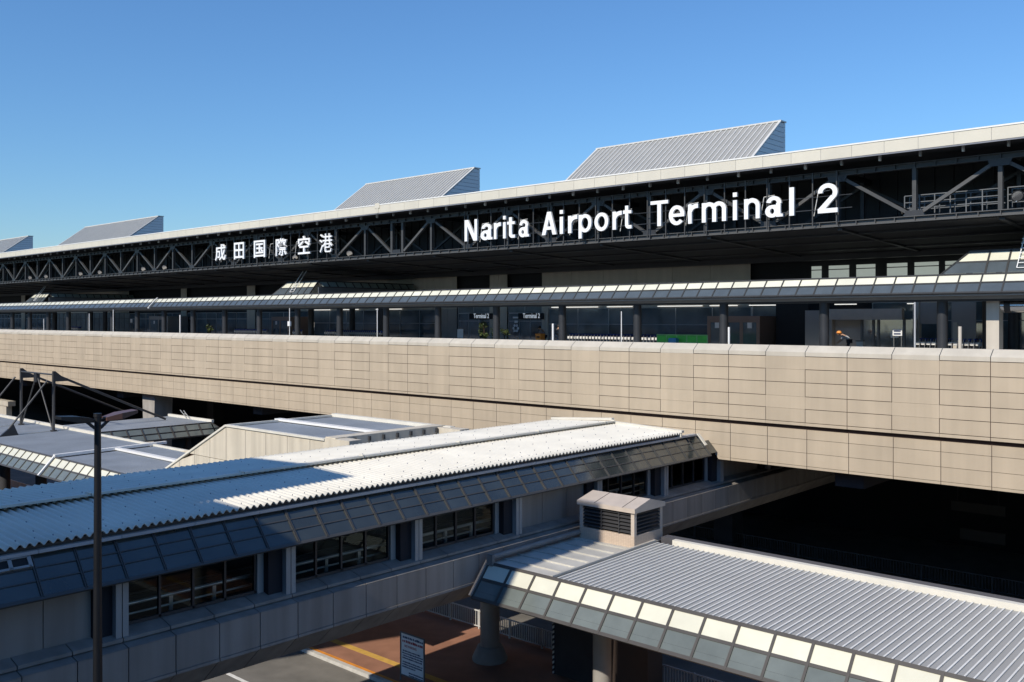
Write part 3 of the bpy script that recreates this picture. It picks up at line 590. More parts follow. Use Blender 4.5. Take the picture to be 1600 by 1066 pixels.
def porch(xa, xb, label, right_detail=False):
    p = thing('entrance_porch', label, 'porch', ((xa+xb)/2, 56, -2.15), 'glazed entrance porches')
    yb, yt, zb, zt = 50.0, 51.0, 2.25, 3.45; n = 5; s = (xb-xa)/n; e = 1.15
    up, lo, f = MB(), MB(), MB()
    L = lambda x, k: xa-e+e*k if x == 0 else (xb+e*0.1 if x == n else xa+s*x)
    Pt = lambda i, k: ((xa+s*i) - (e*(1-k) if i == 0 else 0), yb+(yt-yb)*k, zb+(zt-zb)*k)
    for i in range(n):
        lo.poly([Pt(i, 0.05), Pt(i+1, 0.05), Pt(i+1, 0.5), Pt(i, 0.5)]); up.poly([Pt(i, 0.56), Pt(i+1, 0.56), Pt(i+1, 0.94), Pt(i, 0.94)])
    obj('upper_pane', up, M['opal'], p); obj('lower_pane', lo, M['tintdeck'], p)
    for i in range(n+1): f.bar(Pt(i, 0), Pt(i, 1), 0.09, 0.09)
    for k in (0.0, 0.53, 1.0): f.bar(Pt(0, k), Pt(n, k), 0.09, 0.09)
    # glazed flank running back to the facade
    side = MB(); ns = 12; y2 = 62.6
    for i in range(ns):
        a = yt+(y2-yt)*i/ns+0.05; b = yt+(y2-yt)*(i+1)/ns-0.05
        side.poly([(xb+0.42, a, zt-0.5), (xb+0.42, b, zt-0.5), (xb+0.02, b, zt-0.05), (xb+0.02, a, zt-0.05)])
        f.bar((xb+0.44, a-0.05, zt-0.5), (xb, a-0.05, zt-0.02), 0.09, 0.08)
    obj('side_pane', side, M['flankglass'], p)
    f.box(xb-0.08, xb+0.08, yt, y2, zt-0.04, zt+0.06); f.bar((xb+0.44, yt, zt-0.53), (xb+0.44, y2, zt-0.53), 0.08, 0.08)
    obj('glazing_frame', f, M['deckframe'], p)
    one('side_wall', M['greysteel'], p, (xb+0.36, xb+0.46, yt-0.3, y2, zb-0.15, zt-0.56))
    mb = MB(); mb.box(xa, xb, yt+0.02, y2, zt-0.1, zt-0.02); mb.box(xa-e, xb+0.3, yb+0.05, y2, zb-0.25, zb-0.15); obj('roof', mb, M['greysteel'], p)
    for x in (xa+0.2, xb-0.1):
        for y in (53.5, 58.5): mb = MB(); mb.tube((x, y, -2.15), (x, y, zb-0.2), 0.3, n=16); obj('column', mb, M['blacksteel'], p)
    ld = MB(); lx = xa+s*1.7
    if right_detail: lx = xr(1592, 50.5)
    for dx in (0, 0.55): ld.tube((lx+dx, yb+0.1, zb+0.25), (lx+dx+0.1, yt+0.5, zt+1.05), 0.03, n=6)
    for i in range(4 if not right_detail else 7): k = i/8; ld.tube((lx, yb+0.1+1.4*k, zb+0.25+2.0*k), (lx+0.55, yb+0.1+1.4*k, zb+0.25+2.0*k), 0.025, n=6)
    obj('roof_ladder', ld, M['white'], p)
porch(-74.7, -69.9, 'glass entrance porch rising behind the canopy in the middle of the row')
porch(-134.9, -130.0, 'glass entrance porch rising behind the canopy at the far left')
porch(-14.4, -9.6, 'glass entrance porch rising behind the canopy at the right edge', True)
# sunlit pillar and shiny duct at the far right
mb = MB(); mb.box(xr(1541, 48.2), xr(1561, 48.2), 48.2, 48.9, -2.3, 1.08); tag(obj('pillar', mb, M['beige']), 'flat beige pillar lit by the sun at the right end of the canopy', 'pillar')
t = thing('ceiling_duct', 'shiny horizontal metal cylinder hung under the canopy at the right edge', 'duct', (xr(1575, 48.6), 48.6, 0.3))
mb = MB(); mb.tube((xr(1548, 48.6), 48.6, 0.62), (xr(1572, 48.6), 48.6, 0.62), 0.33, n=20); mb.tube((xr(1580, 48.6), 48.6, 0.62), (xr(1625, 48.6), 48.6, 0.62), 0.33, n=20); obj('cylinder', mb, M['chrome'], t)
mb = MB(); mb.tube((xr(1571, 48.6), 48.6, 0.62), (xr(1581, 48.6), 48.6, 0.62), 0.335, n=20); mb.bar((xr(1576, 48.6), 48.6, 0.9), (xr(1576, 48.6), 48.6, 1.1), 0.08); obj('band', mb, M['darkframe'], t)

# ------------------------------------------------------------------ covered footbridge
B = thing('covered_footbridge', 'covered footbridge with white corrugated roof and smoked glass eaves running to the terminal', 'footbridge', (-24.8, 17, GZ))
BY0, BY1, BYR = -3.0, 60.0, 34.5
def corr(y0, y1, pts, pitch=0.2, amp=0.045, thick=None):
    """corrugated sheet: waves along y, cross section given by (x, z) points"""
    mb = MB(); n = int(round((y1-y0)/pitch))*8; rows = []
    for i in range(n+1):
        y = y0+(y1-y0)*i/n; w = amp*math.cos(2*math.pi*i/8); rows.append([(x, y, z+w) for x, z in pts])
    mb.sheet(rows); return mb
def lerp_pts(a, b, n): return [(a[0]+(b[0]-a[0])*i/n, a[1]+(b[1]-a[1])*i/n) for i in range(n+1)]
fr = obj('roof_sheet', corr(BY0, BYR, lerp_pts((-21.40, -4.95), (-25.1, -4.80), 6)), M['roofwhite'], B)
bk = obj('roof_sheet', corr(BY0, BYR, lerp_pts((-24.85, -4.71), (-28.55, -4.90), 6)), M['roofwhite'], B)
for o in (fr, bk):
    so_ = o.modifiers.new('thickness', 'SOLIDIFY'); so_.thickness = 0.012
mb = MB(); y = BY0
while y < BYR:
    e = min(y+4.6, BYR); mb.box(-24.98, -24.80, y, e-0.03, -4.665, -4.635); mb.box(-24.815, -24.79, y, e-0.03, -4.70, -4.666); mb.box(-24.99, -24.78, e-0.1, e-0.04, -4.634, -4.60); y += 4.6
obj('step_flashing', mb, M['roofwhite'], B)
mb = MB(); mb.box(-25.25, -25.15, BY0, BYR, -4.86, -4.77); mb.box(-21.66, -21.55, BY0, BYR, -5.08, -4.99); obj('sheet_closure', mb, M['darkframe'], B)
mb = MB(); mb.bar((-28.6, BYR+0.08, -4.80), (-25.0, BYR+0.08, -4.58), 0.2, 0.1); mb.bar((-24.95, BYR+0.08, -4.72), (-21.3, BYR+0.08, -4.86), 0.2, 0.1); mb.box(-28.6, -21.35, BYR+0.02, BYR+0.1, -5.1, -4.88); obj('end_flashing', mb, M['flash'], B)
mb = MB(); rn = random.Random(5)
for r_, x in enumerate((-21.75, -22.35, -23.3, -24.3, -25.4, -26.5, -27.6)):
    z = (-4.95 + (-21.4-x)/3.7*0.15) if x > -25 else (-4.71 - (-24.85-x)/3.7*0.19)
    k = 0; y = BY0 + 0.2*(r_ % 3)
    while y < BYR-0.2: mb.tube((x, y, z+0.04), (x, y, z+0.072), 0.014, n=6); y += 0.8 if r_ else 0.4
obj('roof_bolts', mb, M['bolt'], B)
mb = MB(); y = BY0
while y < 35.8: e = min(y+1.86, 35.9); mb.box(-21.62, -21.40, y+0.006, e-0.006, -5.16, -5.085); y += 1.86
obj('eaves_gutter', mb, M['monitorside'], B)
# smoked glass eaves, three rows of panes (both sides)
GYS = [8.02-0.935*12+0.935*i for i in range(43)]
def eaves(side):
    cx = -24.75; mx_ = (lambda x: x) if side > 0 else (lambda x: 2*cx-x-0.25)
    P = lambda y, k, o=0.0: (mx_(-21.52+0.70*k+0.75*o), y, -5.18-0.80*k+0.66*o)
    f = MB(); rows_ = [(0.03, 0.31), (0.34, 0.61), (0.64, 0.97)]
    for i0 in range(0, len(GYS)-1, 5):
        g = MB()
        for i in range(i0, min(i0+5, len(GYS)-1)):
            a, b = GYS[i]+0.032, GYS[i+1]-0.032
            for j, (k0, k1) in enumerate(rows_):
                tl = rn.uniform(-0.006, 0.006)
                g.poly([P(a, k1, tl), P(b, k1, -tl), P(b, k0, -tl), P(a, k0, tl)])
        obj('eaves_pane', g, M['darkglaz'], B)
    def bar(y0, y1, k0, k1, o):
        q = [P(y0,k0,-0.05),P(y1,k0,-0.05),P(y1,k1,-0.05),P(y0,k1,-0.05),P(y0,k0,o),P(y1,k0,o),P(y1,k1,o),P(y0,k1,o)]
        f.mesh(q, [(0,3,2,1),(4,5,6,7),(0,1,5,4),(1,2,6,5),(2,3,7,6),(3,0,4,7)])
    for y in GYS: bar(y-0.032, y-0.008, 0, 1.0, 0.035); bar(y+0.008, y+0.032, 0, 1.0, 0.035); bar(y-0.008, y+0.008, 0, 1, 0.01)
    for k0, k1 in ((0.0, 0.03), (0.31, 0.34), (0.61, 0.64), (0.97, 1.05)): bar(GYS[0], GYS[-1]+0.05, k0, k1, 0.022)
    obj('eaves_frame', f, M['eavesframe'], B)
    if side > 0:                                      # dark window vents in the top row near the left edge
        for i in (12,): 
            v = MB(); y0, y1 = GYS[i]-0.88, GYS[i]-0.06
            v.mesh([P(y0,0.05,0.05),P(y1,0.05,0.05),P(y1,0.29,0.05),P(y0,0.29,0.05)], [(0,1,2,3)]); obj('vent', v, M['void'], B)
            v = MB()
            for a, b, k0, k1 in ((y0, y1, 0.03, 0.08), (y0, y1, 0.26, 0.31), (y0-0.03, y0+0.05, 0.03, 0.31), (y1-0.05, y1+0.03, 0.03, 0.31), ((y0+y1)/2-0.04, (y0+y1)/2+0.04, 0.03, 0.31)):
                q = [P(a,k0,0.0),P(b,k0,0.0),P(b,k1,0.0),P(a,k1,0.0),P(a,k0,0.08),P(b,k0,0.08),P(b,k1,0.08),P(a,k1,0.08)]; v.mesh(q, [(0,3,2,1),(4,5,6,7),(0,1,5,4),(1,2,6,5),(2,3,7,6),(3,0,4,7)])
            obj('vent_frame', v, M['pilaster'], B)
        v = MB(); v.bar(P(GYS[-1]+0.1, -0.05, 0.04), P(GYS[-1]+0.1, 0.55, 0.04), 0.16, 0.08); obj('end_cover', v, M['flash'], B)
eaves(1); eaves(-1)
mb = MB()                                              # short lower glazed length below the road wall
for y0 in (36.2, 36.95): mb.poly([(-20.95, y0, -5.95), (-20.95, y0+0.7, -5.95), (-21.4, y0+0.7, -5.45), (-21.4, y0, -5.45)])
obj('eaves_pane', mb, M['darkglaz'], B)
# ceiling, floor, lower shell
mb = MB(); mb.box(-28.2, -21.6, BY0, BYR, -5.32, -5.22); mb.box(-28.2, -21.6, BYR, BY1, -5.85, -5.7); obj('ceiling', mb, M['inner'], B)
mb = MB(); mb.box(-28.2, -21.65, BY0, BY1, -8.0, -7.9); obj('floor', mb, M['floor'], B)
mb = MB(); mb.prism([(-28.55, -8.01), (-20.93, -8.01), (-20.93, -8.42), (-21.9, -9.25), (-27.6, -9.25), (-28.55, -8.42)], 'y', BY0, BY1); obj('bridge_girder', mb, M['bridgejoint'], B)
PY = [9.9+4.62*i for i in range(-3, 11)]
sidep, ledge, haunch, sidew = MB(), MB(), MB(), MB()
y = PY[0]
while y < 58:
    a, b = y+0.012, y+1.155-0.012
    sidep.box(-20.90, -20.80, a, b, -8.42, -7.58); sidep.box(-20.90, -20.78, a, b, -8.50, -8.43)
    ledge.prism([(-21.30, -7.48), (-20.80, -7.56), (-20.80, -7.575), (-21.3, -7.56)], 'y', a, b)
    ledge.prism([(-21.06, -7.40), (-21.06, -7.478), (-21.5, -7.478), (-21.64, -7.30), (-21.5, -7.30)], 'y', a, b)
    haunch.prism([(-20.85, -8.52), (-21.60, -9.2), (-21.66, -9.15), (-20.92, -8.47)], 'y', a, b)
    sidew.box(-28.70, -28.60, a, b, -8.50, -7.3)
    y += 1.155
obj('side_panel', sidep, M['bridgewall'], B); obj('side_panel', sidew, M['bridgewall'], B); obj('sill_ledge', ledge, M['bridgewall'], B); obj('haunch_panel', haunch, M['bridgewall'], B)
mb = MB(); mb.box(-21.5, -20.92, BY0, 58, -8.0, -7.57); mb.box(-28.59, -28.3, BY0, 58, -8.0, -7.3); obj('wall_core', mb, M['bridgejoint'], B)
for i, p in enumerate(PY):
    kind = {0: 'blank', 1: 'blank', 2: 'blank', 3: 'win', 4: 'win', 5: 'win', 6: 'blank', 7: 'win', 8: 'win'}.get(i, 'blank')
    mb = MB(); mb.box(-21.30, -21.12, p-0.15, p-0.012, -7.40, -5.7); mb.box(-21.30, -21.12, p+0.012, p+0.15, -7.40, -5.7); obj('pilaster', mb, M['pilaster'], B)
    mb = MB(); mb.box(-21.72, -21.31, p-0.58, p+0.24, -7.40, -5.7); obj('recess_shade', mb, M['bridgejoint'], B)  # near-black box, the shade of the recess painted into its colour
    mb = MB(); mb.box(-28.35, -27.9, p-0.25, p+0.25, -7.3, -5.7); obj('pilaster', mb, M['pilaster'], B)
    a, b = p+0.26, p+4.62-0.26
    if p > 50: continue
    for sx, xw in ((1, -21.62), (-1, -28.12)):
        if kind == 'win':
            e = b - (0.55 if sx > 0 else 0.0)
            g = MB(); n = 4; s = (e-a)/n
            for j in range(n): g.poly([(xw, a+s*j+0.03, -7.22), (xw, a+s*(j+1)-0.03, -7.22), (xw, a+s*(j+1)-0.03, -5.75), (xw, a+s*j+0.03, -5.75)])
            w = obj('window', g, M['clear'], B); f = MB()
            for j in range(n+1): f.box(xw-0.04, xw+0.05, a+s*j-0.03, a+s*j+0.03, -7.28, -5.7)
            f.box(xw-0.04, xw+0.05, a, e, -7.30, -7.22); f.box(xw-0.04, xw+0.05, a, e, -5.75, -5.7); obj('window_frame', f, M['darkframe'], w)
            if sx > 0: mb = MB(); mb.box(xw-0.03, xw+0.1, e+0.03, e+0.22, -7.3, -5.7); obj('reveal', mb, M['pilaster'], w)
        else:
            mb = MB(); n = 3; s = (b-a)/n; xo = xw+0.12*sx
            for j in range(n): mb.box(xo-0.04, xo+0.04, a+s*j+0.01, a+s*(j+1)-0.01, -7.36, -5.7)
            obj('blank_panel', mb, M['bridgewall'], B)
            mb = MB(); mb.box(xo-0.08*sx-0.02, xo-0.08*sx+0.02, a, b, -7.36, -5.7); obj('panel_backing', mb, M['bridgejoint'], B)
mb = MB()                                              # handrails and white kick band inside
for x in (-27.6, -22.1):
    mb.tube((x, BY0, -6.95), (x, 34, -6.95), 0.05, n=8); y = 2.0
    mb.tube((x, BY0, -7.2), (x, 34, -7.2), 0.03, n=8)
    while y < 34: mb.box(x-0.03, x+0.03, y-0.05, y+0.05, -7.9, -6.98); y += 1.2
obj('handrail', mb, M['steel'], B)
mb = MB(); mb.box(-27.98, -27.9, BY0, 34, -7.88, -7.30); obj('kick_band', mb, M['inner'], B)
mb = MB(); mb.box(-22.25, -21.7, BY0, 34, -7.9, -7.42); obj('convector_ledge', mb, M['inner'], B)
for x in (-23.2, -24.4, -25.2, -26.4):
    mb = MB(); mb.box(x-0.05, x+0.05, BY0, 34, -7.9, -7.1); obj('walkway_balustrade', mb, M['darkframe'], B); mb = MB(); mb.tube((x, BY0, -7.06), (x, 34, -7.06), 0.045, n=8); obj('walkway_handrail', mb, M['steel'] if x < -25 else M['louvre'], B)
p = thing('bridge_pier', 'round concrete pier with cone shaped foot carrying the footbridge', 'pier', (-26.9, 28.4, GZ+0.14))
mb = MB(); mb.lathe((-26.9, 28.4, GZ+0.14), [(0.41, 0.5), (0.41, 5.3)], 24); obj('shaft', mb, M['concrete'], p)
mb = MB(); mb.lathe((-26.9, 28.4, GZ+0.14), [(0.74, 0.0), (0.74, 0.13), (0.52, 0.6), (0.42, 0.6)], 24); obj('foot', mb, M['concrete'], p)

# ------------------------------------------------------------------ ground-level canopies
def ribs(x0, x1, y0, y1, z0, z1, pitch, h, w):
    mb = MB(); n = int(round((x1-x0)/pitch)); p = (x1-x0)/n
    sec = []
    for i in range(n): x = x0+p*i; sec += [(x, 0), (x+p-2.2*w, 0), (x+p-1.6*w, h), (x+p-0.6*w, h), (x+p, 0)]
    mb.sheet([[(x, y0, z0+h_) for x, h_ in sec], [(x, (y0+y1)/2, (z0+z1)/2+h_) for x, h_ in sec], [(x, y1, z1+h_) for x, h_ in sec]], smooth=False); return mb
RC = thing('kerbside_shelter', 'low glazed shelter with grey ribbed roof at the lower right, vent box on top', 'shelter', (-4, 24, GZ+0.14))
RX0 = -20.53
canopy_glazing(RC, RX0, RX0+0.99*32, 32, 20.83, -8.80, 21.65, -7.85)
obj('ribbed_roof', ribs(-18.0, RX0+0.99*32, 21.72, 27.4, -7.90, -7.80, 0.195, 0.026, 0.016), M['roofgrey'], RC)
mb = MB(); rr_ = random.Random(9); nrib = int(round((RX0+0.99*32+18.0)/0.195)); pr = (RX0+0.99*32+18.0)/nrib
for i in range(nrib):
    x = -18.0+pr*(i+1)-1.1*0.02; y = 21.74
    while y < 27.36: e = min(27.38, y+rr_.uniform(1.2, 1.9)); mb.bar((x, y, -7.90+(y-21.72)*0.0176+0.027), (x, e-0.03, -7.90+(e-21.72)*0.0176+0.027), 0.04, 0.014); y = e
obj('rib_highlight', mb, M['ribhighlight'], RC)  # added pale strips imitate light catching the ribs
mb = MB(); x = RX0+0.1
mb.poly([(RX0, 21.72, -7.86), (-18.02, 21.72, -7.86), (-18.02, 28.0, -7.79), (RX0, 28.0, -7.79)])
obj('seamed_roof', mb, M['seamroof'], RC); mb = MB()
for k in range(9): y = 22.3+0.72*k; mb.bar((RX0, y, -7.86+(y-21.72)*0.0115+0.02), (-18.04, y, -7.86+(y-21.72)*0.0115+0.02), 0.05, 0.05)
mb.bar((-18.0, 21.72, -7.84), (-18.0, 27.4, -7.75), 0.1, 0.07)
obj('roof_seam', mb, M['seamroof'], RC)
mb = MB(); mb.box(-17.3, 12, 27.40, 27.62, -7.95, -7.62); obj('parapet', mb, M['flash'], RC)
mb = MB(); mb.box(-17.9, 12, 27.63, 28.05, -8.1, -7.64); obj('rear_gutter', mb, M['gutter'], RC)
mb = MB(); mb.box(RX0+0.02, 12, 21.0, 27.6, -8.75, -8.6); obj('ceiling', mb, M['darkconc'], RC)
mb = MB(); mb.box(RX0+0.05, 12, 21.69, 27.6, -8.1, -7.94); obj('roof_deck', mb, M['louvre'], RC)
mb = MB(); mb.tube((RX0+0.1, 21.65, -7.66), (RX0+0.1, 28.2, -7.6), 0.09, n=10); mb.box(RX0-0.02, RX0+0.22, 21.55, 21.67, -7.9, -7.55); obj('edge_pipe', mb, M['bridgewall'], RC)
mb = MB(); mb.bar((RX0-0.06, 20.85, -8.76), (RX0-0.06, 21.66, -7.80), 0.1, 0.14); obj('end_trim', mb, M['bridgewall'], RC)
for x in (-18.0, -12.0, -6.0, 0.0, 6.0):
    mb = MB(); mb.tube((x, 24.3, GZ+0.14), (x, 24.3, -8.75), 0.3, n=20); obj('column', mb, M['concrete'], RC)
mb = MB()
for a, b, m_ in ((xr(866, 29), xr(926, 29), 0), (xr(953, 29), xr(1012, 29), 0)):
    t = thing('ticket_kiosk', 'dark grey kiosk with striped edge nearest the round bridge pier' if a < -22 else 'dark brown kiosk with striped edge to the right of the pale column', 'kiosk', ((a+b)/2, 29.5, GZ+0.14))
    mb = MB(); mb.box(a, b, 29.0, 30.0, GZ+0.14, -9.4); obj('body', mb, M['darkconc'] if a < -22 else M['darkbrown'], t)
    mb = MB(); mb.box(a-0.07, a-0.002, 28.97, 29.05, GZ+0.14, -10.8); obj('hazard_strip', mb, M['hazard'], t)
    mb = MB(); mb.box(a+0.5, b-0.1, 28.96, 28.999, -11, -10.2); obj('screen', mb, M['void'], t)
# vent box on the roof
V = thing('roof_vent', 'beige tiled vent box with dark louvres and low pitched metal cap', 'roof vent', (-19.2, 27.05, -7.9))
vx0, vx1, vy0, vy1 = -20.4, -18.05, 26.2, 27.95
mb = MB(); mb.box(vx0, vx1, vy0, vy1, -7.95, -7.41); obj('tiled_base', mb, M['tile'], V)
mb = MB(); mb.box(vx0+0.2, vx1-0.2, vy0+0.2, vy1-0.2, -7.41, -6.62); obj('inner_box', mb, M['void'], V)
for x in (vx0, vx1-0.14):
    for y in (vy0, vy1-0.14): mb = MB(); mb.box(x, x+0.14, y, y+0.14, -7.41, -6.62); obj('corner_post', mb, M['ventmetal'], V)
lv = MB()
for k in range(6):
    z = -7.34+0.125*k
    lv.mesh([(vx0+0.14, vy0+0.02, z), (vx1-0.14, vy0+0.02, z), (vx1-0.14, vy0+0.16, z+0.07), (vx0+0.14, vy0+0.16, z+0.07), (vx0+0.14, vy0+0.02, z+0.03), (vx1-0.14, vy0+0.02, z+0.03), (vx1-0.14, vy0+0.16, z+0.1), (vx0+0.14, vy0+0.16, z+0.1)], [(0,3,2,1),(4,5,6,7),(0,1,5,4),(1,2,6,5),(2,3,7,6),(3,0,4,7)])
    lv.mesh([(vx1-0.02, vy0+0.14, z), (vx1-0.02, vy1-0.14, z), (vx1-0.16, vy1-0.14, z+0.07), (vx1-0.16, vy0+0.14, z+0.07), (vx1-0.02, vy0+0.14, z+0.03), (vx1-0.02, vy1-0.14, z+0.03), (vx1-0.16, vy1-0.14, z+0.1), (vx1-0.16, vy0+0.14, z+0.1)], [(0,1,2,3),(4,7,6,5),(0,4,5,1),(1,5,6,2),(2,6,7,3),(3,7,4,0)])
for x in (vx0+0.95, vx0+1.7): lv.box(x-0.02, x+0.02, vy0+0.005, vy0+0.03, -7.4, -6.65)
obj('louvre', lv, M['louvre'], V)
mb = MB(); ym = (vy0+vy1)/2
mb.prism([(vy0-0.07, -6.62), (vy1+0.07, -6.62), (vy1+0.07, -6.47), (ym, -6.24), (vy0-0.07, -6.47)], 'x', vx0-0.07, vx1+0.07); obj('cap', mb, M['ventmetal'], V)
mb = MB(); 
for x in (vx0+0.7, vx1-0.45): mb.bar((x, vy0-0.07, -6.465), (x, ym, -6.235), 0.015, 0.015)
obj('cap_seam', mb, M['frame'], V)

LC = thing('kerbside_shelter', 'long glazed shelter with blue grey roof left of the footbridge', 'shelter', (-80, 24, GZ+0.14))
canopy_glazing(LC, -54.6-0.99*96, -54.6, 96, 20.83, -8.80, 21.65, -7.85); canopy_glazing(LC, -54.4, -54.4+0.99*25, 25, 20.83, -8.80, 21.65, -7.85)
obj('ribbed_roof', ribs(-149, -54.7, 21.72, 27.4, -7.90, -7.80, 0.195, 0.025, 0.02), M['roofgreyfar'], LC); obj('ribbed_roof', ribs(-54.3, -30, 21.72, 27.4, -7.90, -7.80, 0.195, 0.025, 0.02), M['roofgreyfar'], LC)
mb = MB(); mb.box(-149, -62.6, 27.40, 27.66, -7.95, -7.62); mb.box(-62.6, -48, 27.40, 27.6, -7.95, -7.68); obj('parapet', mb, M['flash'], LC)
mb = MB(); mb.bar((-54.5, 20.75, -8.78), (-54.5, 21.65, -7.76), 0.16, 0.1); mb.bar((-54.5, 21.6, -7.77), (-54.5, 28.3, -7.66), 0.26, 0.16); mb.bar((-54.4, 25.2, -7.72), (-44, 25.2, -7.72), 0.3, 0.12)
obj('joint_cover', mb, M['white'], LC)
mb = MB(); mb.bar((-66.7, 21.7, -7.84), (-66.7, 27.4, -7.74), 0.07, 0.06); obj('roof_seam', mb, M['flash'], LC); mb = MB(); mb.bar((-72.5, 21.7, -7.84), (-72.5, 27.4, -7.74), 0.07, 0.06); obj('roof_seam', mb, M['flash'], LC)
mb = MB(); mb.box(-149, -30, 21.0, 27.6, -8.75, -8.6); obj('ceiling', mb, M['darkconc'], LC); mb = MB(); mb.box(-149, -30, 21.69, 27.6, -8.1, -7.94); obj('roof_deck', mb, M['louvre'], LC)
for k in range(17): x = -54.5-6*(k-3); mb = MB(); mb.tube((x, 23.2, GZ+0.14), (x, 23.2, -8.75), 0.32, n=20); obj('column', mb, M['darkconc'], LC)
# crosswalk canopy towards the terminal with its glazed flank
CC = thing('crosswalk_canopy', 'short glazed canopy running back from the left shelter to under the road', 'canopy', (-66, 31, GZ))
obj('ribbed_roof', ribs(-69.5, -63.0, 27.7, 36.3, -7.75, -7.72, 0.25, 0.03, 0.03), M['roofgreyfar'], CC)
g, f = MB(), MB()
PP = lambda y, k: (-62.95+0.75*k, y+ (0.0 if y < 36 else 0.0), -7.72-0.8*k)
ys_ = [27.6+1.08*i for i in range(9)]
for i in range(8):
    for k0, k1 in ((0.04, 0.48), (0.54, 0.97)): g.poly([PP(ys_[i]+0.05, k1), PP(ys_[i+1]-0.05, k1), PP(ys_[i+1]-0.05, k0), PP(ys_[i]+0.05, k0)])
    f.bar(PP(ys_[i], 0), PP(ys_[i], 1), 0.09, 0.09)
f.bar(PP(ys_[8], 0), PP(ys_[8]+0.9, 1), 0.09, 0.09); g.poly([PP(ys_[8]+0.05, 0.95), PP(ys_[8]+0.8, 0.95), PP(ys_[8]+0.05, 0.05)])
for k in (0, 0.51, 1.0): f.bar(PP(ys_[0], k), PP(ys_[8]+0.9*k, k), 0.09, 0.09)
obj('side_pane', g, M['tinted'], CC); obj('glazing_frame', f, M['frame'], CC)
mb = MB(); mb.bar((-69.5, 36.35, -7.62), (-62.9, 36.35, -7.62), 0.2, 0.2); obj('end_flashing', mb, M['flash'], CC)
mb = MB(); mb.tube((-66.5, 36.2, -7.65), (-66.7, 35.8, -7.0), 0.03, n=8); mb.tube((-66.0, 36.2, -7.65), (-66.2, 35.8, -7.0), 0.03, n=8); mb.bar((-66.6, 36.0, -7.3), (-66.1, 36.0, -7.3), 0.03); obj('roof_ladder', mb, M['rail'], CC)
mb = MB(); mb.box(-69.4, -63.0, 27.7, 36.3, -8.3, -8.2); obj('ceiling', mb, M['darkconc'], CC)
for x, y in ((-68, 30), (-64, 30), (-68, 35), (-64, 35)): mb = MB(); mb.tube((x, y, GZ), (x, y, -8.3), 0.2, n=12); obj('column', mb, M['darkconc'], CC)
# steel stay frame over the shelter roof
SF = thing('stay_frame', 'dark steel mast frame with two posts and sloping struts on the left shelter roof', 'mast frame', (-69.6, 26.5, -7.75))
zt = -3.75; yM = 26.4
for x in (-66.7, -72.5):
    mb = MB(); mb.tube((x, yM, -7.8), (x, yM, zt), 0.10, n=12); mb.tube((x, yM, -7.8), (x, yM, -7.7), 0.22, n=12); obj('mast', mb, M['trusssteel'], SF)
    mb = MB(); mb.prism([(yM-0.75, zt-0.95), (yM-0.05, zt-0.95), (yM-0.05, zt+0.12), (yM+0.1, zt+0.12), (yM+0.95, zt-0.6), (yM+0.1, zt-0.6), (yM+0.1, zt-0.95)], 'x', x-0.1, x+0.1); obj('head_plate', mb, M['blacksteel'], SF)
    mb = MB(); mb.tube((x, yM-0.4, zt-0.5), (x, 23.5, -7.4), 0.06, n=10); obj('stay', mb, M['trusssteel'], SF)
    mb = MB(); mb.prism([(22.9, -7.85), (24.1, -7.85), (23.8, -7.1)], 'x', x-0.1, x+0.1); obj('stay_foot', mb, M['blacksteel'], SF)
    mb = MB(); mb.tube((x, yM+0.5, zt-0.3), (x, 34.6, -7.6), 0.085, n=10); obj('stay', mb, M['blacksteel'], SF)
mb = MB(); mb.tube((-66.7, yM, zt-0.12), (-72.5, yM, zt-0.12), 0.06, n=10); obj('tie', mb, M['trusssteel'], SF)
for x in (-66.9, -72.3): mb = MB(); mb.tube((-69.6, yM, zt-0.2), (x, yM, -7.6), 0.05, n=10); obj('v_brace', mb, M['trusssteel'], SF)
mb = MB(); mb.box(-69.85, -69.35, yM-0.12, yM+0.12, zt-0.75, zt-0.1); obj('centre_plate', mb, M['blacksteel'], SF)
# stair housing attached to the far side of the bridge
SH = thing('stair_housing', 'cream panelled stair housing with a sloping end beside the footbridge', 'stair housing', (-37, 27, GZ))
mb = MB()
xsn = [-47.9, -46.3, -44.8, -43.3, -41.8, -40.3, -38.6, -36.9, -35.2, -33.5, -32.4]
def ztop(x): return -5.2 if x >= -40.3 else -5.2+(x+40.3)*0.462
for a, b in zip(xsn, xsn[1:]):
    a_, b_ = a+0.012, b-0.012; zj = -6.85
    for z0f, z1f in ((lambda x: -8.6, lambda x: min(ztop(x), zj-0.012)), (lambda x: zj+0.012, ztop)):
        za, zb = z1f(a_), z1f(b_)
        if za <= z0f(a_) + 0.02 and zb <= z0f(b_)+0.02: continue
        za = max(za, z0f(a_)+0.001)
        mb.mesh([(a_,24.0,z0f(a_)),(b_,24.0,z0f(b_)),(b_,24.0,zb),(a_,24.0,za),(a_,24.1,z0f(a_)),(b_,24.1,z0f(b_)),(b_,24.1,zb),(a_,24.1,za)], [(0,1,2,3),(4,7,6,5),(0,4,5,1),(1,5,6,2),(2,6,7,3),(3,7,4,0)])
cream = mat('cream_panel', (0.62, 0.56, 0.45), 0.7, var=0.05, scale=0.8, island=0.05, streak=0.16)
obj('front_panel', mb, cream, SH)
mb = MB(); mb.prism([(-47.9, -8.8), (-40.3, -5.3), (-32.4, -5.3), (-32.4, -9.2), (-47.9, -9.2)], 'y', 24.08, 30.4); obj('core', mb, M['joint'], SH)
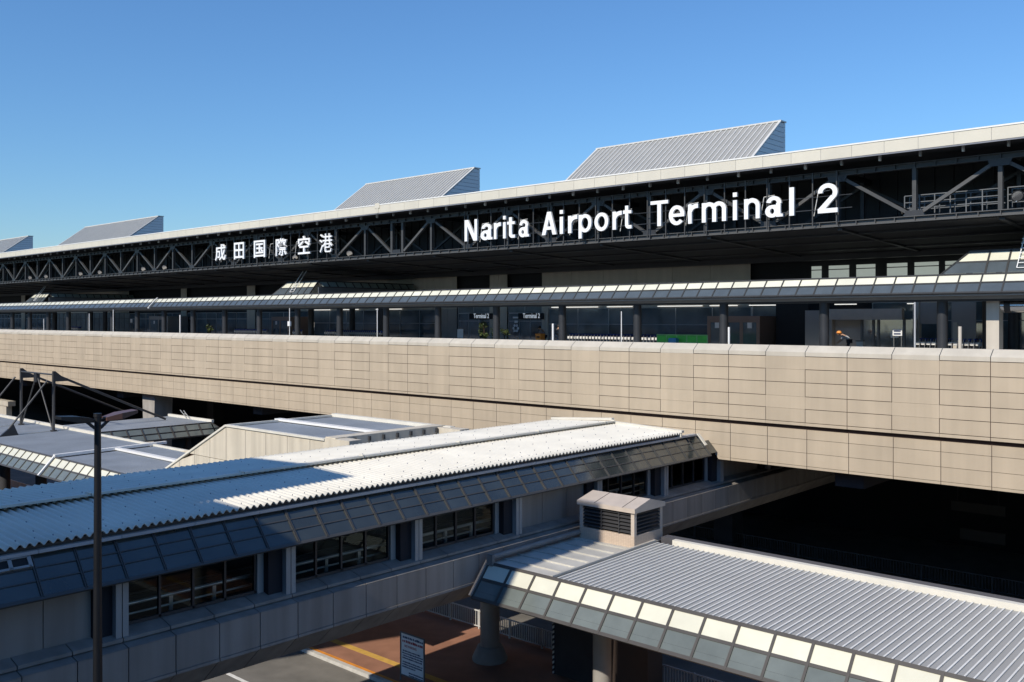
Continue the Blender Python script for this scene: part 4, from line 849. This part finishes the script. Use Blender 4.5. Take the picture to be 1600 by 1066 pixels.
mb = MB(); mb.bar((-47.9, 24.03, -8.66), (-40.3, 24.03, -5.15), 0.2, 0.09); mb.bar((-40.3, 24.03, -5.15), (-32.4, 24.03, -5.15), 0.2, 0.09); mb.bar((-40.3, 24.1, -5.16), (-40.3, 30.4, -5.16), 0.14, 0.1); mb.bar((-40.3, 30.4, -5.13), (-31.2, 30.4, -5.13), 0.3, 0.16); obj('coping', mb, M['flash'], SH)
mb = MB(); n = 30; 
obj('ribbed_roof', ribs(-40.2, -32.4, 24.15, 30.3, -5.24, -5.24, 0.2, 0.03, 0.03), M['roofgreyfar'], SH)
mb = MB(); mb.poly([(-47.9, 24.12, -8.6), (-40.3, 24.12, -5.23), (-40.3, 30.4, -5.23), (-47.9, 30.4, -8.6)]); obj('sloping_roof', mb, M['roofgreyfar'], SH)
mb = MB(); mb.bar((-40.6, 27.1, -5.12), (-32.4, 27.1, -5.12), 0.36, 0.1); obj('ridge_strip', mb, M['white'], SH)
mb = MB(); mb.box(-32.38, -31.7, 24.0, 30.4, -5.6, -5.02); mb.box(-32.38, -30.7, 23.95, 24.6, -6.4, -5.06); mb.box(-31.7, -30.2, 29.9, 30.5, -5.9, -5.08); obj('parapet', mb, cream, SH)
mb = MB(); mb.poly([(-31.7, 24.6, -5.42), (-28.5, 24.6, -5.55), (-28.5, 30.0, -5.55), (-31.7, 30.0, -5.42)]); obj('seamed_roof', mb, M['roofgrey'], SH)
mb = MB()
for k in range(7): y = 25.0+0.8*k; mb.bar((-31.7, y, -5.40), (-28.5, y, -5.53), 0.05, 0.06); mb.box(-31.72, -31.6, y-0.05, y+0.05, -5.3, -5.1)
obj('roof_seam', mb, M['louvre'], SH)

# ------------------------------------------------------------------ lamp post, railings, notice board
LP = thing('lamp_post', 'tall dark lamp post with two flat bronze heads', 'lamp post', (-18.0, 7.95, GZ))
mb = MB(); mb.tube((-18.0, 7.95, GZ), (-18.0, 7.95, -1.88), 0.125, 0.06, n=16); mb.tube((-18.0, 7.95, -1.9), (-18.0, 7.95, -1.83), 0.075, n=12); obj('pole', mb, M['pole'], LP)
for s in (-1, 1):
    mb = MB(); mb.bar((-18.0, 7.95+0.05*s, -2.12), (-18.0, 7.95+0.22*s, -1.97), 0.05, 0.05); mb.bar((-18.0, 7.95+0.02*s, -1.96), (-18.0, 7.95+0.3*s, -1.94), 0.05, 0.04); obj('arm', mb, M['pole'], LP)
    mb = MB(); y0, y1 = 7.95+0.13*s, 7.95+0.74*s; tz = 0.08 if s > 0 else 0.06
    prof = [(-0.11, -0.05, 0.0, 0.0), (-0.18, -0.07, 0.03, 0.45), (-0.14, -0.02, 0.02, 1.0)]
    vs = []
    for w, b_, t_, k in prof:
        y = y0+(y1-y0)*k; zc = -1.93+tz*k; vs += [(-18+w, y, zc+b_), (-18-w, y, zc+b_), (-18-w, y, zc+t_+0.02), (-18+w, y, zc+t_+0.02)]
    fs = [(0,1,2,3), (8,11,10,9)]
    for k in (0, 4):
        for j in range(4): fs.append((k+j, k+4+j, k+4+(j+1) % 4, k+(j+1) % 4))
    mb.mesh(vs, fs); obj('lamp_head', mb, M['lampbrown'] if s > 0 else M['pole'], LP)  # right head coloured browner to imitate sun on it

def railing(x0, x1, y, z, h, m, label, post=1.9, step=0.13):
    t = thing('guard_railing', label, 'railing', ((x0+x1)/2, y, z)); mb = MB()
    mb.box(x0, x1, y-0.025, y+0.025, z+h-0.05, z+h); mb.box(x0, x1, y-0.02, y+0.02, z+0.1, z+0.14); obj('rail', mb, m, t)
    x = x0
    while x <= x1: pm = MB(); pm.box(x-0.03, x+0.03, y-0.035, y+0.035, z, z+h+0.02); obj('post', pm, m, t); x += post
    bm_ = MB(); x = x0+step
    while x < x1: bm_.box(x-0.012, x+0.012, y-0.012, y+0.012, z+0.14, z+h-0.05); x += step
    obj('baluster', bm_, m, t)
railing(-66, -6, 30.85, GZ+0.14, 0.86, M['rail'], 'white baluster railing along the red pavement below the footbridge')
railing(-50, 14, 53.4, GZ+0.0, 0.88, M['darkrail'], 'dim baluster railing in the dark under the elevated road', 3.6, 0.16)
railing(-100, -62, 29.4, GZ+0.14, 0.95, M['rail'], 'white railing between the columns of the left shelter')
NB = thing('notice_board', 'pale standing notice board with dense blue text on the pavement', 'notice board', (-27.3, 24.4, GZ+0.14))
bz = GZ+0.14; bx0, bx1 = -28.0, -26.62
mb = MB(); mb.box(bx0+0.05, bx1-0.05, 24.39, 24.42, bz+0.27, bz+1.88); obj('panel', mb, M['board'], NB)
mb = MB()
for x in (bx0, bx1): mb.tube((x, 24.4, bz), (x, 24.4, bz+1.9), 0.03, n=8)
mb.tube((bx0, 24.4, bz+1.92), (bx1, 24.4, bz+1.92), 0.03, n=8); mb.tube((bx0, 24.4, bz+0.24), (bx1, 24.4, bz+0.24), 0.025, n=8); obj('frame', mb, M['greysteel'], NB)
rn = random.Random(11)
def textline(z, h, xa, xb, mb, cw):
    x = xa
    while x < xb: w = cw*rn.uniform(0.55, 0.9); mb.box(x, x+w, 24.383, 24.389, z, z+h*rn.uniform(0.7, 1)); x += cw
blue_, red_ = MB(), MB()
textline(bz+1.72, 0.09, bx0+0.14, bx1-0.12, blue_, 0.10); textline(bz+1.56, 0.1, bx0+0.12, bx1-0.1, red_, 0.10)
for i, (a, b) in enumerate(((0.14, 0.2), (0.12, 0.1), (0.14, 0.1), (0.12, 0.16), None or (0.14, 0.1), (0.12, 0.12), (0.12, 0.5), (0.5, 0.1), (0.5, 0.1))):
    z = bz+1.20-0.095*i-(0.06 if i > 3 else 0)-(0.1 if i > 6 else 0); textline(z, 0.055, bx0+a, bx1-b, blue_, 0.055)
obj('printed_text', blue_, M['inkblue'], NB); obj('printed_text', red_, M['inkred'], NB)
put_text('NO PARKING', bx0+0.25, 24.389, bz+1.38, 0.13, M['inkred'], NB, name='printed_text', width=0.7, ext=0.004, bold=0.008)
for lab, px0, px1, y0, y1, Yp in (('dim hanging sign board high in the shade under the elevated road', 1486, 1570, 782, 797, 56.0), ('dim long sign board low in the shade under the elevated road', 1500, 1570, 823, 840, 56.0)):
    xa, xb = xr(px0, Yp), xr(px1, Yp); d = Yp/1.06; za, zb = (498.5-y1)*d/1448, (498.5-y0)*d/1448
    t = thing('hanging_sign', lab, 'sign', ((xa+xb)/2, Yp, za)); mb = MB(); mb.box(xa, xb, Yp, Yp+0.15, za, zb); obj('board', mb, M['dimboard'], t)
    mb = MB(); mb.box(xa+0.3, xa+0.36, Yp+0.05, Yp+0.1, zb, -7.0 if y0 < 800 else zb+0.01); mb.box(xb-0.36, xb-0.3, Yp+0.05, Yp+0.1, zb, -7.0 if y0 < 800 else zb+0.01); obj('hanger', mb, M['darkconc'], t)

# ------------------------------------------------------------------ things on the departures pavement
DZ = -2.15
def make_cart():
    t = thing('luggage_cart', 'x', 'luggage cart', (0, 0, DZ))
    f = MB(); z = DZ
    for y in (-0.25, 0.25): f.tube((-0.4, y, z+0.14), (0.4, y, z+0.2), 0.022, n=6); f.tube((0.36, y, z+0.18), (0.45, y, z+0.98), 0.022, n=6)
    f.tube((-0.4, -0.25, z+0.14), (-0.4, 0.25, z+0.14), 0.022, n=6); f.tube((0.0, -0.25, z+0.17), (0.0, 0.25, z+0.17), 0.018, n=6); f.tube((0.4, -0.25, z+0.6), (0.4, 0.25, z+0.6), 0.018, n=6)
    obj('frame', f, M['steel'], t)
    b = MB(); b.box(0.2, 0.4, -0.22, 0.22, z+0.62, z+0.64); b.box(0.19, 0.205, -0.22, 0.22, z+0.64, z+0.8); b.box(0.2, 0.4, -0.22, -0.205, z+0.64, z+0.8); b.box(0.2, 0.4, 0.205, 0.22, z+0.64, z+0.8); obj('basket', b, M['white'], t)
    h = MB(); h.tube((0.45, -0.29, z+0.98), (0.45, 0.29, z+0.98), 0.035, n=8); h.box(0.40, 0.43, -0.2, 0.2, z+0.82, z+0.95); obj('handle', h, M['blue'], t)
    w = MB()
    for x, y in ((-0.35, 0), (0.34, -0.25), (0.34, 0.25)): w.tube((x, y-0.02, z+0.08), (x, y+0.02, z+0.08), 0.08, n=10)
    obj('wheel', w, M['darkframe'], t); return t
c0 = make_cart(); first = True
for n, xa, y, lab in ((28, -45.6, 57.0, 'blue handled luggage cart nested in the row left of the green fence'), (30, -78.6, 58.2, 'blue handled luggage cart nested in the long row below the middle porch'), (12, -19.3, 57.2, 'blue handled luggage cart nested in the row at the far right'), (20, -95.8, 58.2, 'blue handled luggage cart nested in the row right of the potted shrub at the left'), (14, -142, 58.2, 'blue handled luggage cart nested in the row near the left edge'), (4, -83.3, 57.5, 'blue handled luggage cart under the white standing board')):
    for k in range(n):
        o = c0 if first else dup(c0, (0, 0, 0)); first = False
        o.location = (xa+0.3*k, y+random.uniform(-0.02, 0.02), DZ); o['label'] = lab; o['group'] = lab.replace('blue handled luggage cart', 'luggage carts')
def slim_post(px, Y, top, r, label, m, box=None, base=-2.3):
    x = xr(px, Y); t = thing('guide_post', label, 'post', (x, Y, base)); mb = MB(); mb.tube((x, Y, base), (x, Y, top), r, n=10); obj('pole', mb, m, t)
    mb = MB(); mb.tube((x, Y, base), (x, Y, base+0.05), r*2.2, n=12); obj('base_plate', mb, M['greysteel'], t)
    if box: mb = MB(); mb.box(x-0.16, x+0.16, Y-0.1, Y+0.05, box[0], box[1]); obj('sign_plate', mb, M['white'], t)
slim_post(971, 45.2, 0.45, 0.03, 'slim white pole between the cart row and the right-hand columns', M['white'])
slim_post(589.5, 45.2, 0.8, 0.03, 'slim white pole at the right end of the long cart row', M['white'])
slim_post(452.5, 45.2, 0.9, 0.03, 'slim white pole carrying a small white box beside the brown vestibule', M['white'], (-0.6, -0.2))
slim_post(864, 46, -0.3, 0.07, 'short thick white post beside the person at the orange box', M['white'])
slim_post(1139, 46, -0.45, 0.06, 'short pale post touching the column before the brown vestibule', M['white'])
slim_post(1500, 46, -0.35, 0.08, 'short thick cream post in front of the carts at the far right', M['beige'])
slim_post(1429.5, 46, 0.8, 0.045, 'tall grey pole at the left end of the right-hand carts', M['monitorside'])
slim_post(139.5, 45.2, 0.6, 0.038, 'white pole with a round top left of the expansion joint', M['white'])
slim_post(177, 45.2, 1.0, 0.038, 'tallest white pole at the left, near a canopy column', M['white'])
slim_post(68.5, 45.2, 0.0, 0.038, 'short white pole just above the wall joint at the left', M['white'])
slim_post(281.5, 46, 0.4, 0.07, 'grey pole with white foot left of the red board', M['rail'])
# green mesh fence
gx0, gx1, gy = -35.3, -31.4, 54.0
G = thing('mesh_barrier', 'bright green mesh barrier in front of the brown vestibule', 'barrier', ((gx0+gx1)/2, gy, DZ))
mb = MB(); mb.box(gx0, gx1, gy, gy+0.01, DZ+0.12, DZ+1.02); obj('mesh', mb, M['green'], G)
mb = MB(); n = 5
for i in range(n+1): x = gx0+(gx1-gx0)*i/n; mb.tube((x, gy-0.01, DZ), (x, gy-0.01, DZ+1.09), 0.045, n=8)
for z in (0.1, 0.55, 1.07): mb.tube((gx0, gy-0.012, DZ+z), (gx1, gy-0.012, DZ+z), 0.04, n=8)
obj('frame', mb, M['greenlight'], G)
mb = MB(); mb.box(-34.1, -33.5, gy-0.5, gy-0.15, DZ, DZ+0.82); mb.box(-34.06, -33.54, gy-0.46, gy-0.19, DZ+0.82, DZ+0.86); tag(obj('plastic_crate', mb, M['sky_blue']), 'light blue plastic crate standing before the green barrier', 'crate')
t = thing('waste_bin', 'orange box shaped bin beside the person with luggage', 'bin', (xr(843.5, 53), 53, DZ)); x = xr(843.5, 53)
mb = MB(); mb.box(x-0.24, x+0.24, 52.8, 53.3, DZ, DZ+0.95); obj('body', mb, M['orange'], t); mb = MB(); mb.box(x-0.27, x+0.27, 52.77, 53.33, DZ+0.95, DZ+1.05); obj('lid', mb, M['orange'], t); mb = MB(); mb.box(x-0.15, x+0.15, 52.79, 52.8, DZ+0.75, DZ+0.86); obj('slot', mb, M['void'], t)
def standing_board(px, Y, w, z0, z1, m, label, lines=0, lm=None):
    x = xr(px, Y); t = thing('standing_board', label, 'sign board', (x, Y, DZ)); mb = MB(); mb.box(x-w/2, x+w/2, Y, Y+0.05, z0, z1); obj('panel', mb, m, t)
    mb = MB(); mb.box(x-w/2+0.03, x-w/2+0.08, Y+0.05, Y+0.1, DZ, z0+0.2); mb.box(x+w/2-0.08, x+w/2-0.03, Y+0.05, Y+0.1, DZ, z0+0.2); obj('leg', mb, M['greysteel'], t)
    if lines:
        mb = MB()
        for i in range(lines): z = z1-(z1-z0)*(i+0.7)/(lines+0.4); mb.box(x-w*0.36, x+w*0.36, Y-0.01, Y-0.001, z-0.045, z+0.045)
        obj('printed_line', mb, lm or M['inkblue'], t)
standing_board(487.5, 55, 0.75, -1.15, -0.32, M['white'], 'white standing board with three printed lines above the carts', 3, M['greysteel'])
standing_board(301.5, 55, 0.5, -1.9, -0.25, M['red'], 'narrow red board with pale lines left of the potted shrub', 6, M['white'])
standing_board(719, 55, 0.7, -1.6, -0.85, M['board'], 'pale blue display screen left of the dark doorway', 0)
standing_board(1402, 56, 0.55, -1.0, -0.6, M['board'], 'small cream notice hung at the kiosk window on the right', 2)
standing_board(205, 59, 0.5, -0.5, 0.0, M['white'], 'small white notice in the dark doorway left of the vestibule')
def potted(px, Y, h, w, label, seed, dens=260):
    x = xr(px, Y); r = random.Random(seed); t = thing('potted_shrub', label, 'potted plant', (x, Y, DZ))
    mb = MB(); mb.lathe((x, Y, DZ), [(0.24, 0), (0.34, 0.5), (0.37, 0.52), (0.30, 0.5)], 14); obj('pot', mb, M['pot'], t)
    st = MB()
    for i in range(6): st.tube((x, Y, DZ+0.45), (x+r.uniform(-w, w)*0.35, Y+r.uniform(-w, w)*0.35, DZ+0.5+(h-0.5)*r.uniform(0.6, 0.95)), 0.025, 0.01, n=5)
    obj('stem', st, M['bark'], t); lf = MB()
    cl = [(r.uniform(-1, 1)*w*0.35, r.uniform(-1, 1)*w*0.35, 0.6+(h-0.75)*r.random(), r.uniform(0.13, 0.3)) for i in range(11)]
    for i in range(dens):
        cx, cy, cz, cr = r.choice(cl); d = Vector((r.gauss(0, 1), r.gauss(0, 1), r.gauss(0, 1))).normalized()*cr*r.random()**0.4
        c = Vector((x+cx, Y+cy, DZ+cz))+d; a = Vector((r.gauss(0, 1), r.gauss(0, 1), r.gauss(0, 0.6))).normalized()*0.11; b = a.cross(Vector((r.gauss(0,1), r.gauss(0,1), r.gauss(0,1)))).normalized()*0.035
        lf.poly([c-a, c+b, c+a, c-b])
    obj('foliage', lf, M['leaf'], t)
potted(757, 56, 1.95, 0.9, 'tall leafy potted shrub right of the dark doorway', 1, 340); potted(772, 55.5, 1.6, 0.7, 'looser potted shrub left of the column beside the tall leafy one', 2, 200); potted(788, 55.5, 1.45, 0.6, 'thin potted shrub right of the column beside the second doorway', 3, 130); potted(327, 56, 1.5, 0.8, 'potted shrub standing alone in the dark at the left', 4, 240)

# people
def person(loc, rz, label, joints, shirt, legs, headgear=None, hairm=None):
    """body: one skinned surface; clothes, hair, eyes as children.  joints in local metres"""
    t = thing('person', label, 'person', (loc[0], loc[1], DZ)); J = joints
    def skinmesh(name, verts, edges, m, sub=1):
        me = bpy.data.meshes.new(name); me.from_pydata([v[0] for v in verts], edges, []); me.materials.append(m)
        o = bpy.data.objects.new(name, me); COL.objects.link(o); md = o.modifiers.new('skin', 'SKIN')
        for i, v in enumerate(verts):
            rr = v[1]; me.skin_vertices[0].data[i].radius = rr if isinstance(rr, tuple) else (rr, rr)
        me.skin_vertices[0].data[0].use_root = True; s = o.modifiers.new('sub', 'SUBSURF'); s.levels = sub; s.render_levels = sub
        dg = bpy.context.evaluated_depsgraph_get(); dg.update(); m2 = bpy.data.meshes.new_from_object(o.evaluated_get(dg)); m2.polygons.foreach_set('use_smooth', [True]*len(m2.polygons)); m2.name = name
        if not m2.materials: m2.materials.append(m)
        bpy.data.objects.remove(o); o = bpy.data.objects.new(name, m2); COL.objects.link(o); o.parent = t; return o
    V_, E_, idx = [], [], {}
    def add(k, p, r): idx[k] = len(V_); V_.append((tuple(p), r)); return idx[k]
    def link(a, b): E_.append((idx[a], idx[b]))
    add('pel', J['pel'], (0.15, 0.11)); add('che', J['che'], (0.17, 0.12)); add('nek', J['nek'], 0.055); add('hed', J['hed'], 0.09)
    top = Vector(J['hed'])+(Vector(J['hed'])-Vector(J['nek'])).normalized()*0.13; add('top', top, 0.075)
    link('pel', 'che'); link('che', 'nek'); link('nek', 'hed'); link('hed', 'top')
    for s in 'lr':
        add('sh'+s, J['sh'+s], 0.06); add('el'+s, J['el'+s], 0.042); add('wr'+s, J['wr'+s], 0.03); link('che', 'sh'+s); link('sh'+s, 'el'+s); link('el'+s, 'wr'+s)
        d = (Vector(J['wr'+s])-Vector(J['el'+s])).normalized(); pm = Vector(J['wr'+s])+d*0.07; add('pm'+s, pm, (0.036, 0.018)); link('wr'+s, 'pm'+s)
        side = d.cross(Vector((0, 0, 1))); side = side.normalized() if side.length > 0.2 else Vector((0, 1, 0))
        for f in range(4): tip = pm + d*(0.075, 0.088, 0.08, 0.062)[f] + side*(f-1.5)*0.02 + Vector((0, 0, -0.012)); add('f%d%s' % (f, s), tip, 0.008); link('pm'+s, 'f%d%s' % (f, s))
        th = Vector(J['wr'+s]) + d*0.06 + side*0.055; add('th'+s, th, 0.009); link('wr'+s, 'th'+s)
        add('hp'+s, J['hp'+s], 0.085); add('kn'+s, J['kn'+s], 0.058); add('an'+s, J['an'+s], 0.04); add('to'+s, J['to'+s], 0.035); link('pel', 'hp'+s); link('hp'+s, 'kn'+s); link('kn'+s, 'an'+s); link('an'+s, 'to'+s)
    body = skinmesh('body', V_, E_, M['skin'])
    c = [(J['pel'], (0.17, 0.13)), (J['che'], (0.19, 0.14))]; e = [(0, 1)]
    for s in 'lr': c += [(J['sh'+s], 0.075), (J['el'+s], 0.055)]; n = len(c); e += [(1, n-2), (n-2, n-1)]
    skinmesh('shirt', c, e, shirt)
    c = [(Vector(J['pel'])-Vector((0, 0, 0.02)), (0.165, 0.13))]; e = []
    for s in 'lr': c += [(J['hp'+s], 0.1), (J['kn'+s], 0.075), (J['an'+s], 0.06)]; n = len(c); e += [(0, n-3), (n-3, n-2), (n-2, n-1)]
    skinmesh('trousers', c, e, legs)
    fwd = Vector(J.get('look', (0, -1, 0))); H = Vector(J['hed'])+ (top-Vector(J['hed']))*0.35
    def bit(name, fn, m): mb = MB(); fn(mb); o = obj(name, mb, m, None, base=(0, 0, 0)); o.parent = t; return o
    bit('hair', lambda b: b.ball(H-fwd*0.025+Vector((0, 0, 0.05)), 0.115, 12), hairm or M['hair'])
    bit('face', lambda b: (b.ball(H+fwd*0.095+Vector((0, 0, -0.025)), 0.018, 8), b.ball(H+fwd*0.075+Vector((0, 0, -0.05)), 0.03, 8)), M['skin'])
    sd = fwd.cross(Vector((0, 0, 1))); bit('eyes', lambda b: (b.ball(H+fwd*0.088+sd*0.032+Vector((0,0,0.005)), 0.012, 6), b.ball(H+fwd*0.088-sd*0.032+Vector((0,0,0.005)), 0.012, 6)), M['hair'])
    if headgear: bit('helmet', lambda b: (b.ball(H+Vector((0, 0, 0.07)), 0.15, 14, sz=0.75), b.lathe(H+Vector((0, 0, 0.035)), [(0.17, 0), (0.17, 0.015)], 16)), headgear)
    bit('shoes', lambda b: [b.ball(Vector(J['to'+s])+Vector((0, 0, -0.0)), 0.06, 8, sx=0.9, sy=1.5, sz=0.7) for s in 'lr'], M['hair'])
    t.rotation_euler = (0, 0, rz); return t
stand = dict(pel=(0,0,0.92), che=(0,-0.01,1.25), nek=(0,-0.01,1.42), hed=(0,-0.03,1.53), shl=(0.18,0,1.36), shr=(-0.18,0,1.36), ell=(0.22,0.02,1.08), elr=(-0.22,0.02,1.08), wrl=(0.22,-0.06,0.85), wrr=(-0.22,-0.06,0.85), hpl=(0.09,0,0.85), hpr=(-0.09,0,0.85), knl=(0.1,-0.02,0.47), knr=(-0.1,-0.02,0.47), anl=(0.1,0.02,0.09), anr=(-0.1,0.02,0.09), tol=(0.11,-0.12,0.045), tor=(-0.11,-0.12,0.045))
lean = dict(stand, che=(0,-0.18,1.2), nek=(0,-0.3,1.34), hed=(0,-0.39,1.42), shl=(0.18,-0.24,1.29), shr=(-0.18,-0.24,1.29), ell=(0.2,-0.38,1.06), elr=(-0.2,-0.38,1.06), wrl=(0.16,-0.55,0.95), wrr=(-0.16,-0.55,0.95))
bend = dict(stand, pel=(0,0.1,0.88), che=(0,-0.2,1.12), nek=(0,-0.36,1.2), hed=(0,-0.47,1.24), shl=(0.18,-0.28,1.16), shr=(-0.18,-0.28,1.16), ell=(0.2,-0.36,0.9), elr=(-0.2,-0.36,0.9), wrl=(0.14,-0.52,0.76), wrr=(-0.14,-0.52,0.76), hpl=(0.09,0.08,0.82), hpr=(-0.09,0.08,0.82), look=(0,-0.9,-0.4))
person((xr(851, 54), 54.0), R(-70), 'person in a grey shirt leaning over the orange bin', lean, M['shirtgrey'], M['trousers'])
person((xr(872.5, 55), 55.0), R(160), 'person in a grey top and pale shorts standing beside a column', stand, M['shirtgrey'], M['shorts'])
person((xr(1325, 55.5), 55.5), R(-60), 'person in an orange helmet and light vest bending forward by the kiosk', bend, M['shirtwhite'], M['trousers'], M['helmet'])
t = thing('equipment_box', 'pale box on a stand in front of the bending person', 'equipment', (xr(1344, 55.3), 55.3, DZ)); x = xr(1344, 55.3)
mb = MB(); mb.box(x-0.2, x+0.2, 55.2, 55.5, DZ+0.35, DZ+0.8); obj('box', mb, M['rail'], t); mb = MB(); mb.box(x-0.22, x+0.22, 55.15, 55.55, DZ+0.8, DZ+0.86); mb.box(x-0.18, x+0.18, 55.22, 55.48, DZ, DZ+0.35); obj('stand', mb, M['greysteel'], t)

# ------------------------------------------------------------------ unseen parking building outside the frame, blocks shaped to cast shadows and darken reflections
PB = thing('parking_building', 'unseen concrete parking building outside the frame, shaped to cast shadows on the scene', 'building', (-40, -3, GZ))
def block(poly, z1, name='wall'):
    mb = MB(); mb.prism(poly, 'z', GZ, z1); return obj(name, mb, M['parkwall'], PB)
block([(-28.3, 0), (-28.3, -3), (-22.2, -3), (-22.2, 0)], 9.3, 'shadow_tower')  # unseen tower sized to throw its shadow on the footbridge roof
block([(-22.18, -0.05), (-22.18, -3), (-19.92, -3), (-19.92, -0.05)], 5.5)
block([(-19.9, -0.05), (-19.9, -3), (-18.6, -3), (-18.6, -0.05)], 14.2, 'shadow_block')  # unseen narrow block added to shade the shelter's left strip
block([(-16.0, -9), (-16.0, -14), (120, -14), (120, -9)], 5.4)
block([(-46.0, -2), (-700, -2), (-700, -8), (-47, -8)], 6.4)
mb = MB(); mb.prism([(-36, -0.7), (-29.9, 10.5), (-33, 13), (-40, 1.5)], 'y', -1.5, 0); obj('shadow_slab', mb, M['parkwall'], PB)  # slanted slab added out of view to shade part of the pavement
mb = MB()
for z in (-10, -6.5, -3, 0.5): mb.box(-690, -48, -1.999, -1.94, z, z+1.6); mb.box(-16, 119, -8.999, -8.94, z, z+1.6)
obj('parking_opening', mb, M['void'], PB)

# ------------------------------------------------------------------ lift everything so that the ground lies at z = 0
for o in S.objects:
    if o.parent is None: o.location.z += EYE
